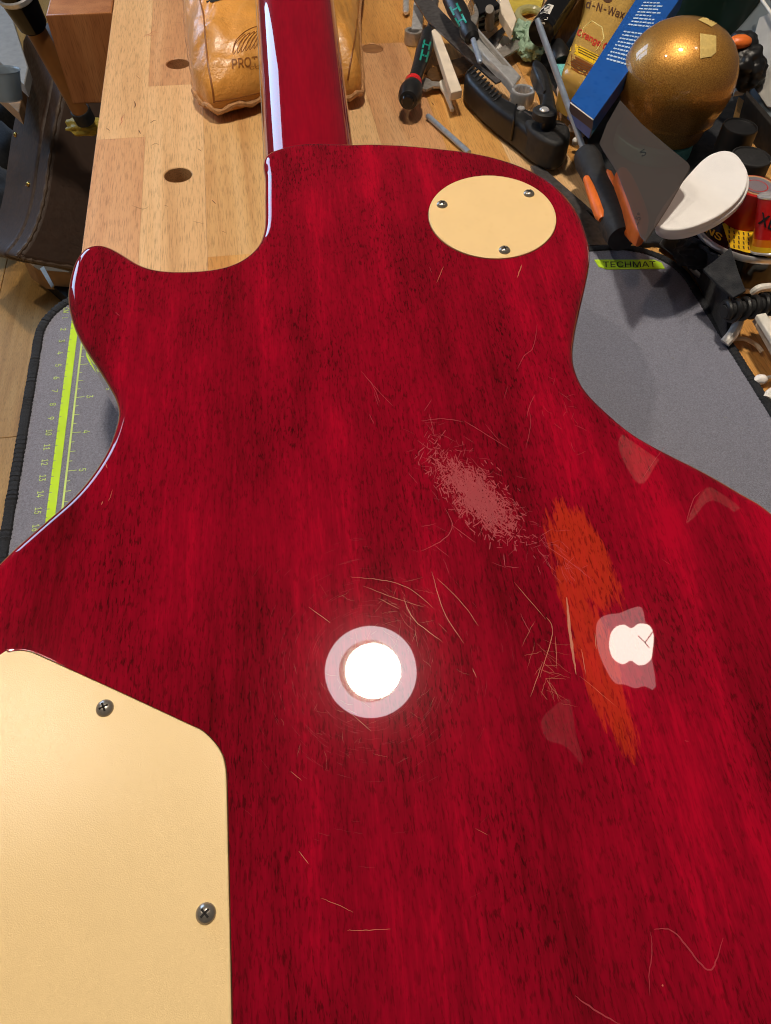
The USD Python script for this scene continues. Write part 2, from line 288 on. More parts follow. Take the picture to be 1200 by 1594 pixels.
def red_lacquer(name, flecks=True):
    """stained mahogany under a clear gloss: dark flecks in mottled bands along the neck, the base colour amber in one ragged place"""
    N = {"t": ("texture_coordinate", {}), "ms": ("mapping", {"scale": (1.0, 0.075, 1.0)}), "mb": ("mapping", {"scale": (1.0, 0.05, 1.0)}), "mf": ("mapping", {"scale": (1.0, 0.22, 1.0)}), "mw": ("mapping", {"scale": (1.0, 0.5, 1.0)}),
         "band": ("noise_texture", {"scale": 44.0, "detail": 5.0, "roughness": 0.6}), "streak": ("noise_texture", {"scale": 760.0, "detail": 4.0, "roughness": 0.65}),
         "fleck": ("noise_texture", {"scale": 1150.0, "detail": 3.0, "roughness": 0.6, "distortion": 0.3}), "patch": ("noise_texture", {"scale": 30.0, "detail": 5.0, "roughness": 0.6}),
         "a1": ("math", {"math_type": "multiply", "value2": 0.46}), "a2": ("math", {"math_type": "multiply_add", "value2": 0.30}), "a3": ("math", {"math_type": "multiply_add", "value2": 0.24}),
         "base": ("rgb_ramp", {"ramp": [(0.37, (0.10, 0.0, 0.003)), (0.45, (0.18, 0.0, 0.008)), (0.53, (0.26, 0.0, 0.012)), (0.60, (0.385, 0.0, 0.016))]}),
         "fr": ("rgb_ramp", {"ramp": [(0.36, (0.36, 0.2, 0.28)), (0.485, (1, 1, 1))]}), "pm": ("rgb_ramp", {"ramp": [(0.36, (1, 1, 1)), (0.64, (0.25, 0.25, 0.25))]}), "fx": ("mix", {"mix_type": "multiply"}),
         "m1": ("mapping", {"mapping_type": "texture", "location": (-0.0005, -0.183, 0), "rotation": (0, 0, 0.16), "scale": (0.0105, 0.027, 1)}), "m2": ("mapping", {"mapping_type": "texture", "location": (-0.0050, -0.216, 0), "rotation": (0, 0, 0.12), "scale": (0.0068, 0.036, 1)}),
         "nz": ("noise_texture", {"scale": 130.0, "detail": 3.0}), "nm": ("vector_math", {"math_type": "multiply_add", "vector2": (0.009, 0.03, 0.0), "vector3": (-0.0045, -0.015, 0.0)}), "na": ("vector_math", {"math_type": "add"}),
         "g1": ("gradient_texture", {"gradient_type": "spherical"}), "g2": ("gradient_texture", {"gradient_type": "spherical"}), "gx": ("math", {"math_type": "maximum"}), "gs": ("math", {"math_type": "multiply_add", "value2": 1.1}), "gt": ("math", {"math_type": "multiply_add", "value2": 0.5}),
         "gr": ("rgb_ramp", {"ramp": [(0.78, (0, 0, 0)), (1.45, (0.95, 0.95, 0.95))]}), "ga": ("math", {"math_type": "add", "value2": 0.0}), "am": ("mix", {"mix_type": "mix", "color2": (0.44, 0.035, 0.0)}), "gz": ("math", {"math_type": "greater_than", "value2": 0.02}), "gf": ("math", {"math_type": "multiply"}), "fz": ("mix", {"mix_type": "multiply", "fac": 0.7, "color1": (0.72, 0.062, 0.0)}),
         "p": ("principled_bsdf", {"roughness": 0.17, "specular_ior_level": 0.008, "coat_weight": 1.0, "coat_roughness": 0.014, "coat_ior": 1.5}),
         "wv": ("noise_texture", {"scale": 10.0, "detail": 2.0}), "bp": ("bump", {"strength": 0.2, "distance": 0.0006})}
    L = [("t.object", "ms.vector"), ("t.object", "mb.vector"), ("t.object", "mf.vector"), ("mb.vector", "band.vector"), ("ms.vector", "streak.vector"), ("mf.vector", "fleck.vector"), ("t.object", "mw.vector"), ("mw.vector", "patch.vector"),
         ("band.fac", "a1.value1"), ("patch.fac", "a2.value1"), ("a1.value", "a2.value3"), ("streak.fac", "a3.value1"), ("a2.value", "a3.value3"), ("a3.value", "base.fac"),
         ("fleck.fac", "fr.fac"), ("patch.fac", "pm.fac"), ("pm.color", "fx.fac"), ("base.color", "fx.color1"), ("fr.color", "fx.color2"),
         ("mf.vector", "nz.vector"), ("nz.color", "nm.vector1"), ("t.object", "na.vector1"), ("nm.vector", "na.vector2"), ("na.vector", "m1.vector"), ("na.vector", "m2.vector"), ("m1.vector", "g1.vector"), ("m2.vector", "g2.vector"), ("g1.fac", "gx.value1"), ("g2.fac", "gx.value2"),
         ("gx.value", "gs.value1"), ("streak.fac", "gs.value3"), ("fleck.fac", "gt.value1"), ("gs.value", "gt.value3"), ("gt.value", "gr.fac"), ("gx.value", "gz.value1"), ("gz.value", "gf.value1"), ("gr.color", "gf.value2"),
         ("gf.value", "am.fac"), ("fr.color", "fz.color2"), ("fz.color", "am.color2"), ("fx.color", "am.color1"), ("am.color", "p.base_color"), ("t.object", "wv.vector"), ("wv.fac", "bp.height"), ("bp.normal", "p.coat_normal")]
    if not flecks:
        L = [q for q in L if q != ("am.color", "p.base_color")]+[("base.color", "p.base_color")]; N["base"] = ("rgb_ramp", {"ramp": [(0.38, (0.17, 0.0, 0.008)), (0.64, (0.31, 0.0, 0.013))]})
    return material(name, N, L, "p.BSDF")
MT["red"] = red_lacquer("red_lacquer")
MT["neckred"] = red_lacquer("red_neck", False)
MT["haze"] = material("dull_haze", {"t": ("transparent_bsdf", {}), "d": ("diffuse_bsdf", {"color": lin((226, 120, 110))}), "m": ("mix_closure", {"fac": 0.045})}, [("t.BSDF", "m.closure1"), ("d.BSDF", "m.closure2")], "m.closure")

# ------------------------------------------------------------------ floor and bench
X0 = -0.121
fl = data(UsdGeom.Xform.Define(stage, "/World/floor"), kind="structure")
for i in range(12):
    x = -2.0+0.153*i; y = 0.2+(i*0.37) % 0.9-0.9
    while y < 3.6:
        L = 0.95+0.4*random.random(); obj("plank", box((x, y, -0.82), (x+0.1515, y+L-0.0015, -0.80), 0.001), MT["floor"], fl); y += L
obj("subfloor", box((-2.0, -0.8, -0.86), (2.2, 3.6, -0.823), 0.001), MT["dark"], fl)

bench = thing("workbench", "pale butcher-block workbench with round dog holes under the guitar", "workbench")
S1, S2, S3 = P(277, 99)[:2], P(277, 272)[:2], P(579, 75)[:2]
HR = 0.0098
def stave(x0, x1, y0, y1, mat):
    rect = sbox(x0, y0, x1, y1); cuts = [h for h in (S1, S2, S3) if Point(h).buffer(HR+0.001).intersects(rect)]
    if not cuts:
        return obj("stave", box((x0, y0, -0.045), (x1, y1, 0), 0.00014), mat, bench)
    m = m3.CrossSection([[(x0, y0), (x1, y0), (x1, y1), (x0, y1)]]).extrude(0.045).translate((0, 0, -0.045))
    for h in cuts: m = m-m3.Manifold.cylinder(0.2, HR, HR, 48).translate((h[0], h[1], -0.1))-m3.Manifold.cylinder(0.0006, HR, HR+0.0006, 48).translate((h[0], h[1], -0.0006))
    obj("stave", m, mat, bench)
kinds = ["bench_a", "bench_b", "bench_a", "bench_c", "bench_a", "bench_d", "bench_b"]
x = X0; k = 0
widths = [0.036, 0.043, 0.047, 0.041, 0.044, 0.048, 0.043, 0.046, 0.042, 0.045, 0.047, 0.043, 0.045, 0.044, 0.046, 0.044, 0.045]
starts = {0: [-0.5, 0.19, 0.575, 0.95], 1: [-0.5, 0.3, 0.655, 0.83], 2: [-0.5, 0.42, 0.92], 3: [-0.5, 0.36, 0.78]}
for i, w in enumerate(widths):
    ys = starts.get(i) or [-0.5]+list(np.cumsum([0.35+random.random()*0.4 for _ in range(4)])-0.35)
    ys = [y for y in ys if y < 1.2]+[1.4]
    for a, b in zip(ys[:-1], ys[1:]):
        kd = "bench_d" if (i > 4 and random.random() < 0.6) else kinds[(k*3+i) % 7]  # honey bias towards the right: warmer light put into the stave colours
        if i == 0: kd = ["bench_a", "bench_c", "bench_a", "bench_b"][ys.index(a)]
        if i == 1: kd = ["bench_b", "bench_a", "bench_c", "bench_a"][ys.index(a)]
        stave(x, x+w-0.00008, a+0.00004, b-0.00004, MT[kd]); k += 1
    x += w
X1 = x
obj("under_board", box((X0+0.01, -0.49, -0.075), (X1-0.01, 1.39, -0.046), 0.001), MT["dark"], bench)
for h in (S1, S2):
    q = np.array([(math.cos(a)*(HR+0.0002), math.sin(a)*(HR+0.0002)) for a in np.linspace(0, 2*math.pi, 40, endpoint=False)])
    ri = [np.column_stack([q+h, np.full(40, z)]) for z in (-0.0008, -0.044)]
    obj("dog_hole", fix(rings(ri, cap0=False, cap1=True)), MT["hole"], bench)
obj("dog_hole_plug", lathe([(HR-0.0004, -0.03), (HR-0.0004, -0.0009), (HR-0.0009, -0.0005)], 40, (S3[0], S3[1], 0)), MT["plug"], bench)
def mark(px, w, mat, nm="pencil_mark"):
    q = ppx(smoothpoly(px, 5, False), 0.0)
    t_ = np.gradient(q, axis=0); t_ /= np.linalg.norm(t_, axis=1, keepdims=True); n_ = np.stack([-t_[:, 1], t_[:, 0]], 1); ww = w*np.interp(np.linspace(0, 1, len(q)), [0, .3, .7, 1], [.3, 1, .9, .2])[:, None]
    k_ = len(q); obj(nm, TM(np.column_stack([np.vstack([q+n_*ww/2, q-n_*ww/2]), np.full(2*k_, 0.00025)]), [f for i in range(k_-1) for f in ([i, k_+i, k_+i+1], [i, k_+i+1, i+1])]), MT[mat], bench, False)
for px, w in (([(209, 158), (211, 164), (209, 168)], .0016), ([(234, 192), (240, 188), (243, 188)], .0012), ([(216, 203), (219, 209)], .0014), ([(236, 227), (242, 224), (248, 226)], .0009), ([(268, 36), (277, 35.5), (287, 36)], .0004), ([(253, 76), (262, 75), (273, 74)], .0004),
              ([(166, 200), (171, 204)], .0012), ([(308, 232), (314, 236)], .001), ([(330, 312), (336, 318)], .0012), ([(212, 118), (218, 124)], .0008), ([(345, 360), (352, 363)], .0007), ([(256, 320), (262, 322)], .0008), ([(300, 345), (318, 349)], .0005), ([(672, 160), (676, 165)], .0012), ([(640, 215), (646, 212)], .0008), ([(596, 110), (602, 112)], .0007), ([(205, 320), (222, 326), (232, 322)], .0006)): mark(px, w*0.6, "hole")
for px in ([(221, 58), (232, 54), (238, 50), (248, 52)], [(186, 196), (190, 190), (189, 185), (195, 178)], [(226, 54), (240, 57)]): mark(px, .0004, "redtape", "red_pencil_mark")
# vise jaw block on the bench's left side
jx0 = P(71, 28)[0]; jy = P(120, 24)[1]
jaw = thing("vise_jaw", "thick wooden vise jaw block clamped on the bench's left edge", "vise jaw")
obj("jaw_block", box((jx0, jy, -0.078), (X0-0.0006, jy+0.55, 0.0012), 0.0015), MT["jaw"], jaw)
hk = P(140, 138, -0.078); a = np.linspace(0, 1.6*math.pi, 16)
obj("wire_hook", tube([hk+np.array([0.004*math.cos(t)-0.004, 0, -0.006-0.005*math.sin(t)]) for t in a], 0.001, 6), MT["yellow_dull"], jaw)
sc_ = P(136, 140, -0.085)
# ------------------------------------------------------------------ things left of the bench
pole = thing("wooden_pole", "slanting brown wooden pole with black cap and rubber foot beside the vise jaw", "pole")
pa, pb = P(52, 40, -0.16), P(128, 178, -0.30); ax = pb-pa; Lp = np.linalg.norm(ax); r1 = 15.5*S(60, 50, -0.16); r2 = 13*S(128, 178, -0.3)
obj("shaft", rodx(pa-ax*0.5, pb, [(r1*1.1, 0), (r1, 0.4), (r2, 1)], 24), MT["pole"], pole)
obj("foot", rodx(pb-ax*0.06, pb+ax*0.09, [(r2*1.12, 0), (r2*1.2, 0.1), (r2*1.2, 0.9), (r2*1.0, 1)], 24), MT["black_soft"], pole)
obj("cap", rodx(pa-ax*0.8, pa+ax*0.02, [(r1*1.5, 0), (r1*1.75, 0.2), (r1*1.7, 0.7), (r1*1.45, 0.96), (r1*1.2, 1)], 28), MT["black_gloss"], pole)
obj("cap_band", rodx(pa-ax*0.33, pa-ax*0.27, [(r1*1.72, 0), (r1*1.84, 0.2), (r1*1.84, 0.8), (r1*1.72, 1)], 28), MT["chrome"], pole)
yb = P(131, 195, -0.33)
obj("folded_cloth", blob(yb, 0.028, 3, 0.4, 2.4, 3, (1.0, 0.7, 0.45)), MT["yellow_dull"], None, label="dull yellow crumpled cloth under the foot of the wooden pole", cat="cloth")
# guitar case: stands on its long side against the bench
case = thing("guitar_case", "dark brown vinyl guitar case with stitched piping standing beside the bench", "guitar case")
co = P(80, 260, -0.42); _p0 = P(40, 398, -0.50); _q = ray(-16, 386); _k = np.roots([_q@_q, 2*_q@(CC-_p0), (CC-_p0)@(CC-_p0)-0.23**2])
cz = (_p0-(CC+_q*max(_k.real)))/0.23; cz /= np.linalg.norm(cz)
def oncase(px, py, d=0.0):
    r = ray(px, py); t = ((co-CC) @ cz+d)/(r @ cz); return CC+r*t
cx = np.cross(cz, [1, 0, 0]); cx /= np.linalg.norm(cx); cyv = np.cross(cz, cx)
lid = [(118, 20), (106, 80), (95, 140), (83, 200), (75, 251), (68, 301), (57, 344), (42, 376), (26, 397), (34, 404), (60, 410), (105, 417), (200, 422), (330, 300), (330, 60), (250, 0)]
Q = np.array([[(oncase(*p)-co) @ cx, (oncase(*p)-co) @ cyv] for p in lid]); Q = smoothpoly(Q, 6)
T = np.eye(4); T[:3, 0], T[:3, 1], T[:3, 2], T[:3, 3] = cx, cyv, cz, co
def incase(m): m = m.copy(); m.apply_transform(T); return m
obj("lid", incase(slab(Q, -0.05, 0, 0.010, 4)), MT["case"], case)
Qb = offset(ccw(Q), -0.004)
cbm = incase(slab(Qb, -0.23, -0.056, 0.008, 3)); obj("case_body", cbm, MT["case"], case)
pp = np.array([[a, b, -0.0035] for a, b in offset(ccw(Q), 0.0028)])
obj("piping", incase(tube(np.vstack([pp, pp[:1]]), 0.0035*(1+0.35*np.sin(np.arange(len(pp)+1)*2.2)), 8, False)), MT["case_trim"], case)
for p in ((25, 210), (45, 287)):
    d_ = ray(*p); hit, _, _ = cbm.ray.intersects_location([CC], [d_]); hit = sorted(hit.tolist(), key=lambda q: np.linalg.norm(np.array(q)-CC)); w2 = np.array(hit[0]) if len(hit) else oncase(*p, -0.1)
    obj("stud", at(trimesh.creation.icosphere(2, 0.0048), w2), MT["brass"], case)
# things at the far left
gb = thing("grey_board", "light grey board leaning upright at the far left edge", "board")
obj("panel", flat([(-60, -60), (4, -20), (44, 104), (38, 132), (-60, 40)], -0.30, 0.02, 0.002), MT["greyboard"], gb)
obj("panel_edge", flat([(-40, 60), (36, 134), (30, 176), (-20, 130)], -0.34, 0.02, 0.002), MT["card"], gb)
cup = P(2, 110, -0.26)
obj("plastic_cup", lathe([(0.022, -0.04), (0.027, 0.0), (0.0285, 0.002), (0.026, 0.0), (0.021, -0.038)], 32, cup, (0.1, 0.2, 1)), MT["clearbox"], None, label="clear plastic cup cut by the left edge beside the grey board", cat="cup")
bc = []
for i, (a, b) in enumerate([(-16, 190), (-20, 250), (-30, 310), (-45, 230)]):
    bc.append(blob(P(a, b, -0.66), 0.10, i, 0.3, 1.3, 3, (0.8, 1.2, 0.6)))
obj("black_jacket", cat(bc), MT["black_cloth"], None, label="black crumpled jacket lying on the floor left of the guitar case", cat="jacket")
bx = thing("cardboard_box", "torn cardboard box on the floor under the end of the guitar case", "box")
obj("box_wall", flat([(36, 404), (52, 402), (108, 414), (108, 424), (60, 420)], -0.72, 0.05, 0.001), MT["card"], bx)
obj("flap", flat([(62, 418), (68, 414), (84, 444), (80, 448)], -0.70, 0.003, 0.0005), MT["bone"], bx)
obj("box_inside", flat([(50, 408), (110, 420), (112, 470), (86, 448), (60, 425)], -0.76, 0.035, 0.001), MT["dark"], bx)

# ------------------------------------------------------------------ work mat
matt = thing("work_mat", "grey cloth work mat with black stitched edge and lime ruler under the guitar", "work mat")
MX0, MX1, MY0, MY1 = -0.1375, 0.2560, -0.30, 0.3925
mp = np.array(sbox(MX0, MY0, MX1, MY1).buffer(-0.040).buffer(0.040, 24).exterior.coords)[:-1]
obj("cloth", slab(mp, 0.0005, 0.003, 0.0004), MT["mat"], matt)
ed = LineString(np.vstack([mp, mp[:1]])); L = ed.length; n = int(L/0.0009)
ep = np.array([ed.interpolate(i*L/n).coords[0] for i in range(n)]); ep = np.column_stack([ep, np.full(n, 0.0024)])
k = np.arange(n); ep[:, 2] += 0.00025*np.sin(k*1.9)
em = tube(np.vstack([ep, ep[:1]]), 0.0030*(1+0.07*np.sin(np.arange(n+1)*2.09+np.sin(np.arange(n+1)*0.05)*4)+0.06*(np.random.default_rng(3).random(n+1)-0.5)+0.03*np.sin(np.arange(n+1)*0.31)), 8, False)
em.vertices[:, 2] = 0.0024+(em.vertices[:, 2]-0.0024)*0.72
obj("stitched_edge", em, MT["mat_edge"], matt)
ZP, ZT = 0.00305, 0.0032
def strip(x0, y0, x1, y1, z=ZT): 
    return TM([[x0, y0, z], [x1, y0, z], [x1, y1, z], [x0, y1, z]], [[0, 1, 2], [0, 2, 3]])
obj("ruler_band", strip(-0.1203, 0.02, -0.1161, 0.3777), MT["lime"], matt)
obj("ruler_line", strip(-0.1136, 0.02, -0.1126, 0.3777), MT["lime_pale"], matt)
cmt, inm = [], []
for i in range(1, 64):
    y = 0.3777-0.005*i; cmt.append(strip(-0.1204, y-0.00018, -0.1204+(0.0014 if i % 2 == 0 else 0.0008), y+0.00018, ZT+0.0001))
for i in range(0, 57):
    y = 0.3772-0.00635*i; w = 0.0042 if i % 4 == 0 else (0.0026 if i % 2 == 0 else 0.0016); inm.append(strip(-0.1128, y-0.0002, -0.1126+w, y+0.0002))
obj("cm_marks", cat(cmt), MT["mat"], matt, kind="stuff"); obj("inch_marks", cat(inm), MT["lime_pale"], matt, kind="stuff")
def num(s, x, y, h, w): return text(s, (x, y+w/2, ZP), (0, -1, 0), (1, 0, 0), h, 0.00015, False, w)
obj("cm_number", num("CM", -0.1259, 0.3745, 0.0030, 0.0048), MT["lime_pale"], matt)
for i in range(1, 31): obj("cm_number", num(str(i), -0.1259, 0.3777-0.01*i, 0.0031, 0.0007+0.0017*len(str(i)) if i != 1 else 0.0008), MT["lime_pale"], matt)
for i in range(1, 13): obj("inch_number", num(str(i), -0.1073, 0.3772-0.0254*i, 0.0034, 0.0020*len(str(i))), MT["lime_pale"], matt)
arc = [(134, 548), (140, 556), (150, 568), (159, 580), (158, 584), (150, 580), (141, 567), (135, 556)]
obj("arc_mark", slab(smoothpoly(ppx(arc, ZT), 4), ZP-0.0001, ZT, 0.00002, 1), MT["lime"], matt)
lab = [(925, 404), (1018, 404), (1030, 409), (1035, 418), (945, 419), (932, 415)]
obj("label", flat(lab, 0.0034, 0.0005, 0.0001), MT["lime"], matt)
obj("label_lettering", textpx("TECHMAT", (938, 416), (1021, 415.5), (-0.6, -8.6), 0.00342, 0.0001), MT["mat_edge"], matt)

lint = []
for _ in range(70):
    q = np.array([rng.uniform(0.13, 0.25), rng.uniform(0.15, 0.385)]); a_ = rng.uniform(0, 6.28); L_ = rng.uniform(0.0004, 0.0022); lint.append(tube([[*q, 0.0032], [*(q+L_*np.array([math.cos(a_), math.sin(a_)])), 0.0033]], 0.00011, 4))
obj("lint", cat(lint), MT["greyboard"], matt, kind="stuff")

# ------------------------------------------------------------------ guitar, back side up
GN = np.array([-0.04163776, -0.07630348, 0.99621487]); GC = np.array([0.10398, 0.30459, 0.09046])
GY = np.array([0.05659449, 0.9952986, 0.07859872]); GY -= GN*(GY@GN); GY /= np.linalg.norm(GY); GX = np.cross(GY, GN)
GF = np.stack([GX, GY, GN], 1)
def G(px, py, z=0.0):
    r = ray(px, py); t = ((GC+GN*z-CC) @ GN)/(r @ GN); return (CC+r*t-GC) @ GF
def gpx(pts, z=0.0): return np.array([G(a, b, z)[:2] for a, b in pts])
guitar = thing("electric_guitar", "red lacquered electric guitar lying face down with cream covers and scratched back", "guitar", None, (GC, GF))
out_l = [(412, 238), (413, 268), (413, 300), (413, 330), (411, 350), (404, 371), (390, 388), (370, 402), (345, 411), (310, 416), (270, 417), (240, 414), (215, 406), (190, 391), (168, 379), (150, 376), (130, 382), (115, 400), (106, 430), (104, 460), (112, 495), (127, 525), (147, 556), (165, 585), (178, 610), (183, 635), (178, 660), (165, 695), (140, 735), (110, 770), (70, 805), (30, 840), (0, 868)]
out_r = [(545, 220), (580, 219.5), (625, 221), (680, 226), (730, 232), (780, 243), (830, 262), (870, 288), (900, 325), (915, 365), (918, 395), (912, 430), (903, 470), (895, 510), (892, 545), (898, 575), (915, 605), (950, 640), (990, 672), (1040, 700), (1100, 730), (1160, 765), (1200, 790)]
tail = np.array([(-222, -190), (-236, -225), (-240, -262), (-232, -300), (-210, -332), (-175, -356), (-130, -368), (-77, -371), (-20, -367), (25, -354), (60, -330), (82, -298), (91, -262), (89, -225), (81, -190)])/1000
heel = [(505, 218), (470, 219), (440, 225)]
ol = np.vstack([gpx(out_l), tail, gpx(out_r)[::-1], gpx(heel)])
sp = smoothpoly(ol, 6)
# keep the heel corner crisp: leave as interpolated
ls = LineString(np.vstack([sp, sp[:1]])); n = 900
bo = np.array([ls.interpolate(i*ls.length/n).coords[0] for i in range(n)])
for _ in range(2): bo = 0.25*np.roll(bo, 1, 0)+0.5*bo+0.25*np.roll(bo, -1, 0)
bo = offset(ccw(bo), -0.0010)
def rp(o, b):  # rounded offset of the outline
    return offset(o, b)
RB = 0.0058
# covers
PR = 0.0300
circ = np.array([(PR*math.cos(a), PR*math.sin(a)) for a in np.linspace(0, 2*math.pi, 96, endpoint=False)])
cp_px = [(0, 1020), (14, 1015.5), (30, 1013.5), (46, 1015), (64, 1022), (110, 1043), (200, 1084), (290, 1126), (315, 1138), (334, 1156), (346, 1175), (351, 1195), (353, 1225), (355, 1320), (358, 1460), (360.5, 1594)]
cp = gpx(cp_px)
cp = np.vstack([cp, np.array([(-0.1198, -0.330), (-0.124, -0.343), (-0.134, -0.349), (-0.172, -0.341), (-0.200, -0.322), (-0.216, -0.298), (-0.2225, -0.265), (-0.220, -0.235), (-0.212, -0.212)])])
cpl = ccw(smoothpoly(cp, 6))
holes = [offset(ccw(circ), -0.0002), offset(cpl, -0.0002)]
top_prof = [(RB*(1-math.cos(t)), -RB*(1-math.sin(t))) for t in np.linspace(0, math.pi/2, 8)]
R = [np.column_stack([offset(bo, d), np.full(n, z)]) for d, z in [(0.0, -0.0435)]+top_prof]
side = rings(R, cap0=False, cap1=False)
def lipring(h):
    prof = [(0.0003*math.cos(t)-0.0003, -0.0003*(1-math.sin(t))) for t in np.linspace(math.pi/2, 0, 4)]
    return [np.column_stack([offset(ccw(h), d), np.full(len(h), z)]) for d, z in prof]+[np.column_stack([ccw(h), np.full(len(h), -0.004)])]
lips = [lipring(h) for h in holes]
pg = Polygon(R[-1][:, :2], [l[0][:, :2] for l in lips])
v, f = earcut(pg); capm = TM(np.column_stack([v, np.zeros(len(v))]), f)
if capm.face_normals[:, 2].sum() < 0: capm.faces = capm.faces[:, ::-1]
parts = [side, capm]
for l in lips:
    m = rings(l, cap0=False, cap1=False); m.faces = m.faces[:, ::-1] if False else m.faces
    parts.append(m)
bodym = cat(parts); bodym.merge_vertices(); bodym.fix_normals() if False else None
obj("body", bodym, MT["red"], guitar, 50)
for h in holes: obj("cavity_floor", slab(h, -0.006, -0.0035, 0.0001, 1), MT["dark"], guitar)
obj("binding", slab(offset(bo, 0.0001), -0.0455, -0.0437, 0.0004, 2, both=True), MT["binding"], guitar)
topo = np.array(Polygon(bo).buffer(-0.02).exterior.coords)[:-1]; lt = LineString(np.vstack([topo, topo[:1]])); topo = ccw([lt.interpolate(i*lt.length/200).coords[0] for i in range(200)])
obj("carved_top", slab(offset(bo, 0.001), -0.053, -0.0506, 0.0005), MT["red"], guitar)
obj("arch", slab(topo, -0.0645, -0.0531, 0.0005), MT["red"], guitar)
# round switch cover and control cover, each with its screws
def screw(parent, xy, r, turn):
    prof = [(r, -0.0004), (r, 0.0002), (r*0.93, r*0.22), (r*0.75, r*0.42), (r*0.5, r*0.55), (r*0.25, r*0.6), (1e-6, r*0.6)]
    m = lathe(prof, 28); man = None
    s = obj("screw", at(m, (xy[0], xy[1], 0.0004)), MT["nickel"], parent)
    sl = []
    for q in (0, math.pi/2):
        b = box((-r*0.52, -r*0.11, r*0.30), (r*0.52, r*0.11, r*0.615), 0.00003)
        sl.append(at(b, (xy[0], xy[1], 0.0004), (math.cos(turn+q), math.sin(turn+q), 0)))
    obj("cross_slot", cat(sl), MT["dark"], s)
c1 = obj("switch_cover", slab(ccw(circ), -0.003, 0.0004, 0.0003, 3), MT["cream_smooth"], guitar, label="round cream switch cover plate with three screws")
for q, t in (((688, 320), 0.5), ((823, 303), 0.9), ((785, 391), 0.2)): screw(c1, G(*q)[:2], 0.00265, t)
c2 = obj("control_cover", slab(cpl, -0.003, 0.0004, 0.0003, 3), MT["cream"], guitar, label="large cream control cover plate with rounded corners")
for q, t in (((164, 1103), 0.4), ((321, 1422), 0.7)): screw(c2, G(*q)[:2], 0.00275, t)
for q in ((-0.128, -0.335), (-0.205, -0.300)): screw(c2, q, 0.00275, 0.3)
# neck
def neck():
    R = []; ys = np.concatenate([np.linspace(0.052, 0.085, 8), np.linspace(0.10, 0.40, 10)])
    for y in ys:
        s = (y-0.065)/0.15; cxn = -0.0842+(-0.0012)*s
        hw = 0.0262+0.0003*s; zf = -0.050+0.062*(y-0.065); d = 0.024
        k = np.clip((y-0.052)/0.03, 0, 1); k = k*k*(3-2*k)
        zb = (-0.0022)*(1-k)+(zf+d+0.010)*k
        a = np.linspace(0, math.pi, 33); e = 0.80
        xs = cxn+hw*np.sign(np.cos(a))*np.abs(np.cos(a))**e; zs = zf+0.006+(zb-zf-0.006)*np.abs(np.sin(a))**(0.72)
        ring = [(cxn+hw, y, zf)]+[(xx, y, zz) for xx, zz in zip(xs, zs)]+[(cxn-hw, y, zf)]
        R.append(np.array(ring))
    return fix(rings(R))
obj("neck", neck(), MT["neckred"], guitar, 60)
fb = []
for s in (-1, 1):
    pts = [(-0.0842-0.0012*(y-0.065)/0.15+s*((0.0266 if s < 0 else 0.0252)+0.0003*(y-0.065)/0.15), y, -0.0515+0.062*(y-0.065)) for y in (0.062, 0.2, 0.40)]
    fb.append(tube(pts, 0.0013, 8))
obj("fingerboard_binding", cat(fb), MT["binding"], guitar)
obj("fingerboard", cat([TM(*[np.array([(-0.0842-0.0262, 0.0, 0), (-0.0842+0.0262, 0, 0)]), np.zeros((0, 3), int)])]+[slab([(-0.0842-0.026, 0.055), (-0.0842+0.026, 0.055), (-0.0866+0.026, 0.40), (-0.0866-0.026, 0.40)], -0.003, 0.0, 0.0003)]), MT["dark"], guitar)
fbp = stage.GetPrimAtPath(str(guitar.GetPath())+"/fingerboard"); UsdGeom.Xformable(fbp).AddTransformOp().Set(Gf.Matrix4d(1.0).SetRotate(Gf.Rotation(Gf.Vec3d(1, 0, 0), math.degrees(math.atan(0.062))))*Gf.Matrix4d(1.0).SetTranslate(Gf.Vec3d(0, -0.065*0.0, -0.0545)))

# scratches, scuffs and painted glints on the lacquer: hair-thin raised ribbons
SZ = 0.00004
def ribbon(pts, w):
    p = np.asarray(pts, float)[:, :2]; t = np.gradient(p, axis=0); t /= np.maximum(np.linalg.norm(t, axis=1, keepdims=True), 1e-9); nn = np.stack([-t[:, 1], t[:, 0]], 1)
    ww = w*np.interp(np.linspace(0, 1, len(p)), [0, 0.3, 0.8, 1], [0.25, 1, 0.8, 0.15])[:, None]
    a, b = p+nn*ww/2, p-nn*ww/2; n = len(p); V = np.column_stack([np.vstack([a, b]), np.full(2*n, SZ)])
    return TM(V, [q for i in range(n-1) for q in ([i, n+i, n+i+1], [i, n+i+1, i+1])])
def scratch(pts, w=1.5, k=6):
    q = np.array([G(a, b)[:2] for a, b in pts]); q = smoothpoly(q, k, False) if len(q) > 2 else np.linspace(q[0], q[1], 6)
    q = q+(rng.random(q.shape)-0.5)*0.0002; m = ribbon(q, w*0.0001); return m
sb, sh = [], []
